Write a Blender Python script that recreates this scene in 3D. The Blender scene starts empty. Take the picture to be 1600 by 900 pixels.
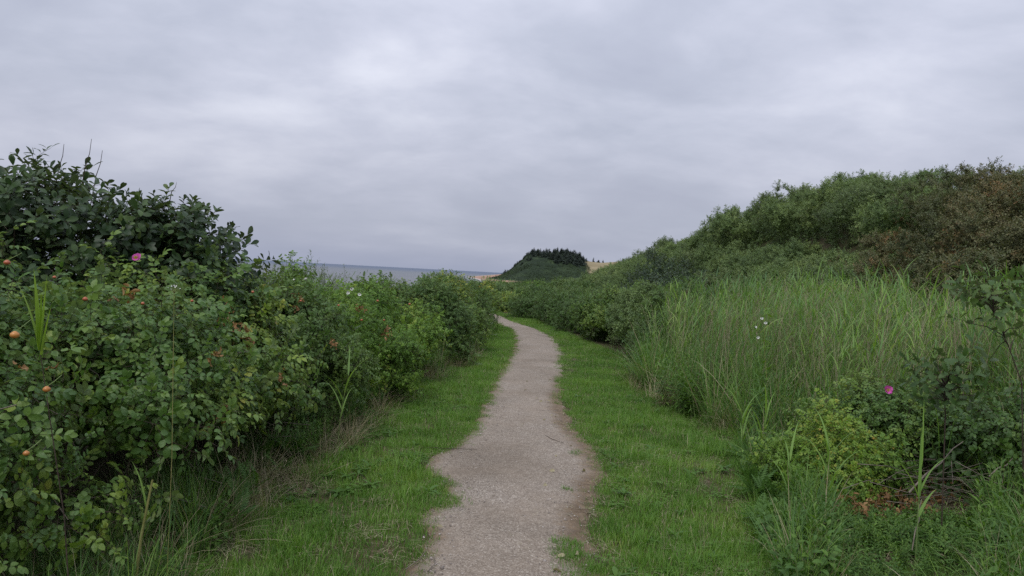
import bpy, math, random
import numpy as np
from mathutils import Matrix, Vector

SC = bpy.context.scene
COL = SC.collection
R = math.radians

# ------------------------------------------------------------------ camera
F_PX, EYE = 1155.0, 1.6                       # focal length in 1600-wide pixels, eye height
cam_data = bpy.data.cameras.new('camera')
cam = bpy.data.objects.new('camera', cam_data)
COL.objects.link(cam)
cam_data.sensor_width = 36.0
cam_data.lens = 36.0 * F_PX / 1600.0
cam_data.clip_start, cam_data.clip_end = 0.05, 60000.0
CAM_M = Matrix.Translation((0, 0, EYE)) @ Matrix.Rotation(R(90 - 1.14), 4, 'X') @ Matrix.Rotation(R(3.0), 4, 'Z')
cam.matrix_world = CAM_M
SC.camera = cam

# ------------------------------------------------------------------ sky, sun, exposure
SC.view_settings.view_transform = 'Standard'
SC.view_settings.look = 'None'
SC.view_settings.gamma = 1.0
SC.view_settings.exposure = 0.0
SUN_EL, SUN_AZ = 52.0, 200.0                  # azimuth clockwise from +Y
SKY_STRENGTH = 0.10
world = bpy.data.worlds.new('World')
SC.world = world
world.use_nodes = True
wt = world.node_tree
wt.nodes.clear()


def N(t, kind, **kw):
    n = t.nodes.new(kind)
    for k, v in kw.items():
        if hasattr(n, k):
            setattr(n, k, v)
        else:
            n.inputs[k.replace('_', ' ')].default_value = v
    return n


def L(t, a, b):
    t.links.new(a, b)


def M_(t, op, a, b=None, c=None, clamp=False):
    n = t.nodes.new('ShaderNodeMath')
    n.operation, n.use_clamp = op, clamp
    for i, v in enumerate((a, b, c)):
        if v is None:
            continue
        if isinstance(v, (int, float)):
            n.inputs[i].default_value = v
        else:
            t.links.new(v, n.inputs[i])
    return n.outputs[0]


def ramp(t, fac, stops, interp='LINEAR'):
    n = t.nodes.new('ShaderNodeValToRGB')
    n.color_ramp.interpolation = interp
    els = n.color_ramp.elements
    while len(els) > 1:
        els.remove(els[-1])
    els[0].position, els[0].color = stops[0][0], (*stops[0][1], 1)
    for p, c in stops[1:]:
        e = els.new(p)
        e.color = (*c, 1)
    if fac is not None:
        t.links.new(fac, n.inputs[0])
    return n.outputs[0]


def mix(t, fac, a, b, blend='MIX'):
    n = t.nodes.new('ShaderNodeMix')
    n.data_type, n.blend_type = 'RGBA', blend
    for sock, v in ((n.inputs[0], fac), (n.inputs[6], a), (n.inputs[7], b)):
        if isinstance(v, (int, float)):
            sock.default_value = v
        elif isinstance(v, tuple):
            sock.default_value = (*v, 1)
        else:
            t.links.new(v, sock)
    return n.outputs[2]


def noise(t, vec, scale, detail=4, rough=0.5, dist=0.0):
    n = t.nodes.new('ShaderNodeTexNoise')
    n.inputs['Scale'].default_value = scale
    n.inputs['Detail'].default_value = detail
    n.inputs['Roughness'].default_value = rough
    n.inputs['Distortion'].default_value = dist
    if vec is not None:
        t.links.new(vec, n.inputs['Vector'])
    return n.outputs[0]


nish = N(wt, 'ShaderNodeTexSky')
nish.sky_type = 'NISHITA'
nish.sun_disc = False
nish.sun_elevation = R(SUN_EL)
nish.sun_rotation = R(SUN_AZ)
nish.dust_density = 2.0
bg_sky = N(wt, 'ShaderNodeBackground')
bg_sky.inputs[1].default_value = SKY_STRENGTH
L(wt, nish.outputs[0], bg_sky.inputs[0])
# the cloud deck: an even overcast sheet seen in perspective, softly broken
tc = N(wt, 'ShaderNodeTexCoord')
sep = N(wt, 'ShaderNodeSeparateXYZ')
L(wt, tc.outputs['Generated'], sep.inputs[0])
zz = M_(wt, 'ADD', M_(wt, 'MAXIMUM', sep.outputs[2], 0.0), 0.26)
cmb = N(wt, 'ShaderNodeCombineXYZ')
L(wt, M_(wt, 'DIVIDE', sep.outputs[0], zz), cmb.inputs[0])
L(wt, M_(wt, 'DIVIDE', sep.outputs[1], zz), cmb.inputs[1])
mp = N(wt, 'ShaderNodeMapping')
mp.inputs['Location'].default_value = (3.1, 1.7, 0.0)
mp.inputs['Rotation'].default_value = (0, 0, R(-14))
mp.inputs['Scale'].default_value = (0.85, 1.0, 1.0)
L(wt, cmb.outputs[0], mp.inputs[0])
c1 = noise(wt, mp.outputs[0], 1.1, 5, 0.5, 0.3)
c2 = noise(wt, mp.outputs[0], 3.3, 6, 0.55, 0.2)
cl = M_(wt, 'ADD', M_(wt, 'MULTIPLY', c1, 0.66), M_(wt, 'MULTIPLY', c2, 0.34))
cloud = ramp(wt, cl, [(0.32, (0.40, 0.425, 0.53)), (0.45, (0.48, 0.51, 0.615)), (0.54, (0.575, 0.60, 0.71)), (0.66, (0.74, 0.76, 0.86))])
low = ramp(wt, sep.outputs[2], [(0.0, (0.375, 0.415, 0.56)), (0.05, (0.425, 0.455, 0.58)), (0.14, (0.48, 0.49, 0.60))])
lowf = ramp(wt, sep.outputs[2], [(0.0, (0.85,) * 3), (0.07, (0.5,) * 3), (0.20, (0.0,) * 3)])
cloud = mix(wt, lowf, cloud, low)
bg_cl = N(wt, 'ShaderNodeBackground')
L(wt, cloud, bg_cl.inputs[0])
# an overcast sky is brightest overhead
L(wt, M_(wt, 'ADD', 0.92, M_(wt, 'MULTIPLY', M_(wt, 'POWER', M_(wt, 'MAXIMUM', sep.outputs[2], 0.0), 1.2), 1.15)), bg_cl.inputs[1])
mixw = N(wt, 'ShaderNodeMixShader')
mixw.inputs[0].default_value = 0.93
L(wt, bg_sky.outputs[0], mixw.inputs[1])
L(wt, bg_cl.outputs[0], mixw.inputs[2])
wo = N(wt, 'ShaderNodeOutputWorld')
L(wt, mixw.outputs[0], wo.inputs[0])

sun_d = bpy.data.lights.new('sun', 'SUN')
sun_d.energy = 1.5
sun_d.angle = R(25)
sun_d.color = (1.0, 0.96, 0.9)
sun = bpy.data.objects.new('sun', sun_d)
COL.objects.link(sun)
sdir = Vector((math.sin(R(SUN_AZ)) * math.cos(R(SUN_EL)), math.cos(R(SUN_AZ)) * math.cos(R(SUN_EL)), math.sin(R(SUN_EL))))
sun.rotation_euler = sdir.to_track_quat('Z', 'Y').to_euler()

SC.cycles.use_denoising = False
SC.cycles.max_bounces = 8
SC.cycles.diffuse_bounces = 5
SC.cycles.glossy_bounces = 2
SC.cycles.transmission_bounces = 3
SC.cycles.caustics_reflective = False
SC.cycles.caustics_refractive = False

# ------------------------------------------------------------------ helpers: places
CR = np.array(CAM_M.to_3x3())


def ray(px, py):
    d = CR @ np.array([(px - 800) / F_PX, (450 - py) / F_PX, -1.0])
    return d


def ground_xy(px, py, z=0.0):
    d = ray(px, py)
    t = (z - EYE) / d[2]
    return d[0] * t, d[1] * t


def at(px, py, Y):
    d = ray(px, py)
    t = Y / d[1]
    return Vector((d[0] * t, Y, EYE + d[2] * t))


def sstep(a, b, x):
    t = np.clip((np.asarray(x, float) - a) / (b - a), 0, 1)
    return t * t * (3 - 2 * t)


def _hash(i, j, k):
    n = (i * 374761393 + j * 668265263 + k * 974634777) & 0xffffffff
    n = ((n ^ (n >> 13)) * 1274126177) & 0xffffffff
    return ((n ^ (n >> 16)) & 0xffff) / 32767.5 - 1.0


def vnoise(x, y, k=0):
    xi, yi = np.floor(x).astype(np.int64), np.floor(y).astype(np.int64)
    fx, fy = x - xi, y - yi
    fx, fy = fx * fx * (3 - 2 * fx), fy * fy * (3 - 2 * fy)
    a, b, c, d = _hash(xi, yi, k), _hash(xi + 1, yi, k), _hash(xi, yi + 1, k), _hash(xi + 1, yi + 1, k)
    return (a * (1 - fx) + b * fx) * (1 - fy) + (c * (1 - fx) + d * fx) * fy


def lumps(x, y, s=1.0, seed=0.0):
    """three octaves of smooth noise, about -1..1, features about 2/s across"""
    x, y = np.asarray(x, float) * s * .55, np.asarray(y, float) * s * .55
    x, y = np.broadcast_arrays(x, y)
    k = int(seed * 10) + 1
    return 1.35 * (.58 * vnoise(x + .37, y + .11, k) + .28 * vnoise(x * 2.1 + 5, y * 2.1, k + 31) + .14 * vnoise(x * 4.3, y * 4.3 + 9, k + 67))


def poly(pts):
    """a boundary as x over y, from (x, y) ground points"""
    p = sorted(((b, a) for a, b in pts))
    ys, xs = np.array([q[0] for q in p]), np.array([q[1] for q in p])
    return lambda y: np.interp(y, ys, xs)


PL = poly([ground_xy(*p) for p in ((633, 900), (655, 868), (662, 835), (657, 812), (690, 792), (694, 768), (692, 754), (674, 745), (662, 730), (674, 716),
                                   (712, 697), (745, 662), (762, 620), (772, 595), (790, 572), (803, 545), (803, 525), (793, 512))] + [(-0.45, 2.0), (-1.4, 27.5), (-4.5, 29.5)])
PR = poly([ground_xy(*p) for p in ((938, 900), (925, 850), (928, 815), (935, 770), (946, 735), (925, 700), (900, 675), (884, 640), (876, 590), (880, 555),
                                   (868, 530), (838, 514), (812, 507))] + [(0.45, 2.0), (-0.6, 28.6), (-4.5, 31.5)])
HEDGE = poly([(-1.55, 1.0), (-1.6, 3.0), (-1.72, 4.9), (-1.62, 7.0), (-1.62, 7.8), (-1.36, 10.1), (-0.85, 13.6), (-0.6, 17), (-0.5, 22), (-1.2, 25), (-4.5, 27)])
WEED = poly([(1.6, 1.0), (1.55, 3.4), (1.62, 4.2), (1.9, 5.2), (2.2, 6.4), (2.45, 7.6), (2.1, 9.0), (1.85, 10.4), (2.2, 12.0), (2.3, 13.5), (1.9, 16), (1.2, 21), (0.4, 27), (-1.5, 31)])
CREST = poly([(4.6, -10), (4.9, 8), (5.4, 16), (5.45, 20), (5.15, 25), (6.0, 29), (6.1, 37), (5.6, 43), (5.1, 54), (4.6, 62), (4.6, 81), (4.1, 90), (2.6, 115), (1.2, 150), (0.2, 220), (-1, 300)])
COAST = poly([(-24, -200), (-22, 0), (-20, 100), (-16, 250), (-10, 380), (-20, 520), (-40, 700), (-40, 3000)])


def H(x, y):
    x, y = np.asarray(x, float), np.asarray(y, float)
    inland = -2.2 * sstep(30, 150, y) - 0.6 * sstep(150, 350, y) - 0.9 * sstep(330, 420, y) * (1 - sstep(14, 40, x))
    bank = np.maximum(CREST(y) - 1.75, 0) * sstep(8.3, 13.8, x) + 0.5 * sstep(3.5, 8, x) * sstep(5, 9, y) * 0.2
    bank = bank + 0.35 * lumps(x, y, .5) * sstep(8, 12, x)
    s = x - COAST(y)
    down = sstep(0, 17, s)
    z = (inland * down + (1 - down) * (-3.9) - 3.0 * (1 - sstep(-40, 0, s))) + bank * down
    onpath = np.clip(np.minimum(x - PL(y), PR(y) - x) / 0.3 + .5, 0, 1)
    near = 1 - sstep(25, 60, y)
    z = z + near * (1 - onpath) * (0.035 * lumps(x, y, 2.2) + 0.012 * lumps(x, y, 7.0, 2))
    return z


# ------------------------------------------------------------------ helpers: objects
def tag(o, label=None, cat=None, group=None, kind=None):
    if label: o['label'] = label
    if cat: o['category'] = cat
    if group: o['group'] = group
    if kind: o['kind'] = kind
    return o


def empty(name, loc, label, cat, group=None):
    o = bpy.data.objects.new(name, None)
    o.empty_display_size = 0.2
    COL.objects.link(o)
    o.location = loc
    return tag(o, label, cat, group)


def link(name, me, parent=None, mat=None, loc=None):
    o = bpy.data.objects.new(name, me)
    COL.objects.link(o)
    if parent: o.parent = parent
    if loc is not None: o.location = loc
    if mat and not me.materials: me.materials.append(mat)
    return o


class Geo:
    """collects faces; every vertex carries 'var' (0..1), a natural difference between leaf and leaf"""
    def __init__(self):
        self.v, self.f, self.m, self.a, self.n = [], [], [], [], 0

    def add(self, verts, faces, mat=0, var=0.5):
        k = self.n
        verts = np.asarray(verts, float)
        self.v.append(verts)
        self.f += [tuple(i + k for i in f) for f in faces]
        self.m += [mat] * len(faces)
        self.a.append(np.full(len(verts), var))
        self.n += len(verts)

    def merge(self, o, M, dvar=0.0, mats=None):
        """another Geo under a 4x4 matrix"""
        k = self.n
        V = np.concatenate(o.v)
        self.v.append(V @ M[:3, :3].T + M[:3, 3])
        self.f += [tuple(i + k for i in f) for f in o.f]
        self.m += o.m if mats is None else [mats[q] for q in o.m]
        self.a.append(np.clip(np.concatenate(o.a) + dvar, 0, 1))
        self.n += len(V)

    def mesh(self, name, mats, smooth=True):
        me = bpy.data.meshes.new(name)
        me.from_pydata(np.concatenate(self.v).tolist(), [], self.f)
        for q in mats: me.materials.append(q)
        me.polygons.foreach_set('material_index', self.m)
        if smooth: me.polygons.foreach_set('use_smooth', [True] * len(self.f))
        at_ = me.attributes.new('var', 'FLOAT', 'POINT')
        at_.data.foreach_set('value', np.concatenate(self.a))
        me.update()
        return me


def nrm(v):
    v = np.asarray(v, float)
    return v / (np.linalg.norm(v) + 1e-9)


def frame(pos, along, up=(0, 0, 1), s=1.0):
    y = nrm(along)
    x = np.cross(y, up)
    if np.linalg.norm(x) < 1e-3: x = np.cross(y, (1, 0, 0.1))
    x = nrm(x)
    z = np.cross(x, y)
    M = np.eye(4)
    M[:3, 0], M[:3, 1], M[:3, 2], M[:3, 3] = x * s, y * s, z * s, pos
    return M


PROFILE = {'oval': ((.22, .72), (.5, 1.0), (.8, .72)), 'lance': ((.15, .8), (.45, 1.0), (.78, .5)), 'obovate': ((.25, .5), (.6, 1.0), (.86, .72)),
           'lobed': ((.1, .35), (.22, .75), (.32, .45), (.45, 1.0), (.55, .6), (.7, .95), (.8, .55), (.9, .6)),
           'round': ((.2, .85), (.5, 1.0), (.8, .85))}


def leaf(g, M, ln, wd, prof='oval', fold=.25, droop=.25, mat=0, var=.5, low=False):
    """a leaf blade along +Y of frame M, folded on its midrib and bent down towards the tip"""
    st = PROFILE[prof]
    if low: st = (st[1],)
    P = [(0, 0, 0)]
    F = []
    for t, w in st:
        y, z = t * ln, -droop * ln * t * t
        h = w * wd / 2
        P += [(-h, y, z + fold * h), (0, y, z), (h, y, z + fold * h)]
    P.append((0, ln, -droop * ln))
    F += [(0, 2, 1), (0, 3, 2)]
    for i in range(len(st) - 1):
        a = 1 + 3 * i
        F += [(a, a + 1, a + 4, a + 3), (a + 1, a + 2, a + 5, a + 4)]
    a, tip = 1 + 3 * (len(st) - 1), len(P) - 1
    F += [(a, a + 1, tip), (a + 1, a + 2, tip)]
    P = np.array(P) @ M[:3, :3].T + M[:3, 3]
    g.add(P, F, mat, var)


def tube(g, pts, r0, r1, sides=4, mat=0, var=.5):
    pts = [np.asarray(p, float) for p in pts]
    V, F = [], []
    n = len(pts)
    for i, p in enumerate(pts):
        d = nrm(pts[min(i + 1, n - 1)] - pts[max(i - 1, 0)])
        x = np.cross(d, (0.3, 0.1, 1.0))
        x = nrm(x) if np.linalg.norm(x) > 1e-3 else np.array([1., 0, 0])
        y = np.cross(d, x)
        r = r0 + (r1 - r0) * i / (n - 1)
        for k in range(sides):
            a = 2 * math.pi * k / sides
            V.append(p + r * (math.cos(a) * x + math.sin(a) * y))
    for i in range(n - 1):
        for k in range(sides):
            a, b = i * sides + k, i * sides + (k + 1) % sides
            F.append((a, b, b + sides, a + sides))
    g.add(V, F, mat, var)


def blade(g, base, d0, ln, w, bend, bdir, seg=3, mat=0, var=.5, yaw=None):
    """a grass blade: a tapering ribbon that starts along d0 and bows towards bdir"""
    d = nrm(d0)
    p = np.asarray(base, float)
    bdir = np.asarray(bdir, float)
    side = np.cross(d, bdir) if yaw is None else np.array([math.cos(yaw), math.sin(yaw), 0])
    if np.linalg.norm(side) < 1e-3: side = np.array([1., 0, 0])
    side = nrm(side)
    V, F = [], []
    for i in range(seg):
        t = i / seg
        h = w / 2 * (1 - t ** 1.6) if i else w / 2 * .7
        V += [p - side * h, p + side * h]
        d = nrm(d + bdir * bend * (0.35 + t) / seg)
        p = p + d * ln / seg
    V.append(p)
    for i in range(seg - 1):
        F.append((2 * i, 2 * i + 1, 2 * i + 3, 2 * i + 2))
    F.append((2 * seg - 2, 2 * seg - 1, 2 * seg))
    g.add(V, F, mat, var)


# ------------------------------------------------------------------ materials
def newmat(name):
    m = bpy.data.materials.new(name)
    m.use_nodes = True
    m.node_tree.nodes.clear()
    return m, m.node_tree


def leafmat(name, stops, trans=0.3, rough=0.5, under=None, spec=0.32, bump=0.0):
    """stops run over the plant-to-plant and leaf-to-leaf difference"""
    m, t = newmat(name)
    a1 = N(t, 'ShaderNodeAttribute', attribute_type='INSTANCER', attribute_name='tint')
    a2 = N(t, 'ShaderNodeAttribute', attribute_type='GEOMETRY', attribute_name='var')
    f = M_(t, 'ADD', M_(t, 'MULTIPLY', a1.outputs['Fac'], 0.55), M_(t, 'MULTIPLY', a2.outputs['Fac'], 0.45))
    g = N(t, 'ShaderNodeNewGeometry')
    n1 = noise(t, g.outputs['Position'], 35.0, 2)
    f = M_(t, 'ADD', f, M_(t, 'MULTIPLY', M_(t, 'SUBTRACT', n1, 0.5), 0.18), clamp=True)
    c = ramp(t, f, stops)
    if under:
        c = mix(t, M_(t, 'MULTIPLY', g.outputs['Backfacing'], under), c, (0.16, 0.19, 0.13))
    p = N(t, 'ShaderNodeBsdfPrincipled')
    L(t, c, p.inputs['Base Color'])
    p.inputs['Roughness'].default_value = rough
    p.inputs['Specular IOR Level'].default_value = spec
    if bump:
        nb = noise(t, g.outputs['Position'], 140.0, 2)
        b = N(t, 'ShaderNodeBump')
        b.inputs['Strength'].default_value = bump
        b.inputs['Distance'].default_value = 0.004
        L(t, nb, b.inputs['Height'])
        L(t, b.outputs[0], p.inputs['Normal'])
    tr = N(t, 'ShaderNodeBsdfTranslucent')
    L(t, mix(t, 1.0, c, (1.25, 1.3, 0.55), 'MULTIPLY'), tr.inputs[0])
    mx = N(t, 'ShaderNodeMixShader')
    mx.inputs[0].default_value = trans
    L(t, p.outputs[0], mx.inputs[1])
    L(t, tr.outputs[0], mx.inputs[2])
    o = N(t, 'ShaderNodeOutputMaterial')
    L(t, mx.outputs[0], o.inputs[0])
    return m


def plainmat(name, c0, c1, scale=8.0, rough=0.8, spec=0.2, bump=0.0):
    m, t = newmat(name)
    g = N(t, 'ShaderNodeNewGeometry')
    n = noise(t, g.outputs['Position'], scale, 5, 0.6)
    c = ramp(t, n, [(0.3, c0), (0.7, c1)])
    p = N(t, 'ShaderNodeBsdfPrincipled')
    L(t, c, p.inputs['Base Color'])
    p.inputs['Roughness'].default_value = rough
    p.inputs['Specular IOR Level'].default_value = spec
    if bump:
        b = N(t, 'ShaderNodeBump')
        b.inputs['Strength'].default_value = bump
        b.inputs['Distance'].default_value = 0.01
        L(t, n, b.inputs['Height'])
        L(t, b.outputs[0], p.inputs['Normal'])
    o = N(t, 'ShaderNodeOutputMaterial')
    L(t, p.outputs[0], o.inputs[0])
    return m


MAT = dict(
    rose=leafmat('rose_leaf', [(0, (.050, .105, .028)), (.3, (.092, .180, .042)), (.55, (.155, .25, .050)), (.74, (.24, .33, .055)), (.87, (.38, .37, .06)), (1, (.48, .27, .07))], .36, .42, .5, .40, .5),
    lime=leafmat('lime_rose_leaf', [(0, (0.061, 0.127, 0.029)), (.4, (0.116, 0.226, 0.037)), (.72, (0.198, 0.319, 0.046)), (.9, (0.319, 0.341, 0.055)), (1, (0.462, 0.242, 0.066))], .36, .5, .3),
    dark=leafmat('dark_hedge_leaf', [(0, (.042, .086, .026)), (.4, (.082, .155, .040)), (.75, (.14, .22, .052)), (.93, (.24, .28, .075)), (1, (.34, .24, .08))], .32, .45, .4, .30),
    broad=leafmat('broad_leaf', [(0, (.014, .030, .013)), (.5, (.030, .060, .022)), (.8, (.062, .11, .030)), (1, (.13, .165, .045))], .22, .45, .35, .3),
    willow=leafmat('willow_leaf', [(0, (0.069, 0.109, 0.046)), (.5, (0.121, 0.184, 0.067)), (1, (0.207, 0.259, 0.103))], .3, .55, .5),
    bank=leafmat('bank_leaf', [(0, (0.063, 0.109, 0.039)), (.4, (0.133, 0.207, 0.073)), (.8, (0.231, 0.315, 0.109)), (1, (0.336, 0.364, 0.140))], .30, .6, .4),
    russet=leafmat('russet_leaf', [(0, (0.054, 0.078, 0.031)), (.4, (0.109, 0.124, 0.050)), (.68, (0.155, 0.136, 0.059)), (.86, (0.264, 0.152, 0.062)), (1, (0.419, 0.202, 0.078))], .2, .6, .2),
    oak=leafmat('oak_leaf', [(0, (.030, .070, .020)), (.5, (.065, .125, .032)), (1, (.14, .20, .042))], .28, .5, .3),
    lawn=leafmat('lawn_grass', [(0, (.040, .105, .022)), (.35, (.100, .215, .032)), (.7, (.17, .305, .052)), (.88, (.25, .32, .07)), (1, (.42, .37, .18))], .38, .6),
    reed=leafmat('reed_leaf', [(0, (.055, .135, .052)), (.35, (.12, .235, .070)), (.7, (.22, .36, .075)), (.92, (.33, .41, .14)), (1, (.48, .46, .26))], .4, .5),
    weed=leafmat('weed_leaf', [(0, (.045, .105, .026)), (.5, (.085, .175, .034)), (.85, (.16, .27, .04)), (1, (.28, .33, .055))], .33, .6),
    straw=leafmat('dry_straw', [(0, (.17, .14, .080)), (.5, (.34, .30, .19)), (1, (.54, .49, .34))], .2, .8),
    deadleaf=leafmat('dead_leaf', [(0, (.10, .055, .028)), (.5, (.25, .14, .06)), (1, (.42, .27, .13))], .2, .8),
    conifer=leafmat('conifer_needles', [(0, (.014, .024, .018)), (.6, (.024, .038, .026)), (1, (.040, .055, .032))], .05, .8),
    irisleaf=leafmat('iris_leaf', [(0, (.16, .28, .03)), (1, (.26, .40, .05))], .4, .5),
    scrub=leafmat('scrub_leaf', [(0, (0.022, 0.040, 0.020)), (.4, (0.044, 0.075, 0.029)), (.75, (0.075, 0.116, 0.040)), (1, (0.132, 0.165, 0.061))], .2, .65),
    bark=plainmat('bark', (.035, .026, .020), (.085, .065, .05), 30, .85, .2, .5),
    paletwig=plainmat('pale_twig', (.10, .085, .065), (.22, .19, .15), 20, .85),
    culm=plainmat('green_culm', (.10, .16, .05), (.20, .26, .09), 6, .5),
    oldculm=plainmat('yellow_culm', (.15, .16, .05), (.28, .26, .10), 6, .6),
    hip_orange=plainmat('orange_hip', (.34, .13, .03), (.50, .23, .05), 40, .35, .5),
    hip_red=plainmat('red_hip', (.30, .075, .03), (.42, .12, .045), 40, .35, .5),
    petal_pink=plainmat('pink_petal', (.34, .035, .22), (.56, .11, .40), 60, .6),
    petal_white=plainmat('white_petal', (.50, .53, .48), (.72, .73, .68), 60, .6),
    stamen=plainmat('yellow_stamen', (.5, .38, .06), (.6, .5, .1), 60, .7),
)

# ------------------------------------------------------------------ ground, path, sea, headland
def sheet(name, X, Y, Z, mat, label=None):
    ny, nx = X.shape
    V = np.stack([X, Y, Z], -1).reshape(-1, 3)
    i = np.arange(nx - 1)[None, :] + nx * np.arange(ny - 1)[:, None]
    Q = np.stack([i, i + 1, i + 1 + nx, i + nx], -1).reshape(-1, 4)
    me = bpy.data.meshes.new(name)
    me.vertices.add(len(V))
    me.vertices.foreach_set('co', V.ravel())
    me.loops.add(Q.size)
    me.loops.foreach_set('vertex_index', Q.ravel().astype(np.int32))
    me.polygons.add(len(Q))
    me.polygons.foreach_set('loop_start', np.arange(0, Q.size, 4, dtype=np.int32))
    me.polygons.foreach_set('use_smooth', np.ones(len(Q), bool))
    me.update(calc_edges=True)
    me.materials.append(mat)
    o = link(name, me)
    return tag(o, label, None, None, 'structure')


def ground_material():
    m, t = newmat('ground')
    g = N(t, 'ShaderNodeNewGeometry')
    P = g.outputs['Position']
    s = N(t, 'ShaderNodeSeparateXYZ')
    L(t, P, s.inputs[0])
    n1 = noise(t, P, 1.3, 6, .6)
    n2 = noise(t, P, 22, 6, .65)
    n3 = noise(t, P, 90, 4, .6)
    near = ramp(t, M_(t, 'ADD', M_(t, 'MULTIPLY', n1, .35), M_(t, 'MULTIPLY', n2, .65)),
                [(.32, (.035, .050, .016)), (.45, (.055, .068, .024)), (.55, (.095, .072, .042)), (.68, (.16, .125, .078))])
    near = mix(t, M_(t, 'MULTIPLY', n3, .35), near, (.035, .026, .018))
    n4 = noise(t, P, .05, 6, .6)
    far = ramp(t, n4, [(.35, (.035, .065, .026)), (.55, (.055, .095, .032)), (.7, (.085, .12, .045))])
    c = mix(t, ramp(t, M_(t, 'DIVIDE', s.outputs[1], 100.0), [(.3, (0,) * 3), (.6, (1,) * 3)]), near, far)
    z = M_(t, 'ADD', s.outputs[2], M_(t, 'MULTIPLY', M_(t, 'SUBTRACT', n4, .5), .25))
    zf = M_(t, 'ADD', M_(t, 'DIVIDE', z, 5.0), 1.0)
    c = mix(t, ramp(t, zf, [(.30, (1,) * 3), (.33, (0,) * 3)]), c, (.34, .215, .15))
    c = mix(t, ramp(t, zf, [(.205, (1,) * 3), (.22, (0,) * 3)]), c, (.46, .42, .42))
    p = N(t, 'ShaderNodeBsdfPrincipled')
    L(t, c, p.inputs['Base Color'])
    p.inputs['Roughness'].default_value = .95
    p.inputs['Specular IOR Level'].default_value = .15
    b = N(t, 'ShaderNodeBump')
    b.inputs['Strength'].default_value = .6
    b.inputs['Distance'].default_value = .02
    L(t, n2, b.inputs['Height'])
    L(t, b.outputs[0], p.inputs['Normal'])
    o = N(t, 'ShaderNodeOutputMaterial')
    L(t, p.outputs[0], o.inputs[0])
    return m


def spaced(stops):
    out = [stops[0][0]]
    for (a, b, d0, d1) in stops:
        x, d = a, d0
        while x < b:
            d = d0 + (d1 - d0) * (x - a) / (b - a)
            x += d
            out.append(min(x, b))
    return np.unique(out)


xp = spaced([(0, 4, .12, .15), (4, 20, .2, .8), (20, 120, 1, 8), (120, 1200, 20, 150), (1200, 12000, 400, 2500)])
gx = np.unique(np.concatenate([-xp, xp]))
gy = np.concatenate([-spaced([(0, 8, .5, 1), (8, 200, 3, 40), (200, 12000, 100, 3000)])[1:][::-1],
                     spaced([(0, 2, .5, .4), (2, 16, .12, .2), (16, 40, .25, .7), (40, 700, 1, 14), (700, 12000, 60, 2500)])])
GX, GY = np.meshgrid(gx, gy)
sheet('ground', GX, GY, H(GX, GY) - 0.004, ground_material(), 'grassy coastal ground falling to an orange beach')


def path_material():
    m, t = newmat('gravel_path')
    g = N(t, 'ShaderNodeNewGeometry')
    P = g.outputs['Position']
    v = N(t, 'ShaderNodeTexVoronoi')
    v.inputs['Scale'].default_value = 150
    L(t, P, v.inputs['Vector'])
    sx = N(t, 'ShaderNodeSeparateColor')
    L(t, v.outputs['Color'], sx.inputs[0])
    stone = ramp(t, sx.outputs[0], [(0, (.10, .082, .070)), (.16, (.20, .165, .145)), (.45, (.30, .255, .225)), (.75, (.40, .345, .305)), (.93, (.52, .46, .42)), (1, (.72, .68, .64))])
    n1 = noise(t, P, 1.6, 6, .6)
    n2 = noise(t, P, 14, 6, .7)
    n3 = noise(t, P, 240, 3, .6)
    c = mix(t, ramp(t, n1, [(.35, (.0,) * 3), (.7, (.55,) * 3)]), stone, (.30, .235, .185))
    c = mix(t, ramp(t, n2, [(.35, (.45,) * 3), (.55, (0,) * 3)]), c, (.19, .155, .13))
    c = mix(t, M_(t, 'MULTIPLY', n3, .35), c, (.22, .18, .16))
    ed = N(t, 'ShaderNodeAttribute', attribute_type='GEOMETRY', attribute_name='edge')
    soil = ramp(t, n2, [(.3, (.09, .062, .040)), (.55, (.19, .135, .090)), (.75, (.30, .22, .15))])
    ef = M_(t, 'ADD', ed.outputs['Fac'], M_(t, 'MULTIPLY', M_(t, 'SUBTRACT', n2, .5), .9))
    c = mix(t, ramp(t, ef, [(.35, (0,) * 3), (.75, (.85,) * 3)]), c, soil)
    n0 = noise(t, P, .9, 4, .55, .5)
    c = mix(t, 1.0, c, ramp(t, n0, [(.3, (.68, .67, .60)), (.5, (.84, .84, .77)), (.7, (.95, .95, .88))]), 'MULTIPLY')
    p = N(t, 'ShaderNodeBsdfPrincipled')
    L(t, c, p.inputs['Base Color'])
    p.inputs['Roughness'].default_value = .92
    p.inputs['Specular IOR Level'].default_value = .2
    h = M_(t, 'ADD', M_(t, 'MULTIPLY', M_(t, 'SUBTRACT', 1.0, v.outputs['Distance']), .6), M_(t, 'MULTIPLY', n2, .8))
    b = N(t, 'ShaderNodeBump')
    b.inputs['Strength'].default_value = .8
    b.inputs['Distance'].default_value = .006
    L(t, h, b.inputs['Height'])
    L(t, b.outputs[0], p.inputs['Normal'])
    o = N(t, 'ShaderNodeOutputMaterial')
    L(t, p.outputs[0], o.inputs[0])
    return m


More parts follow.
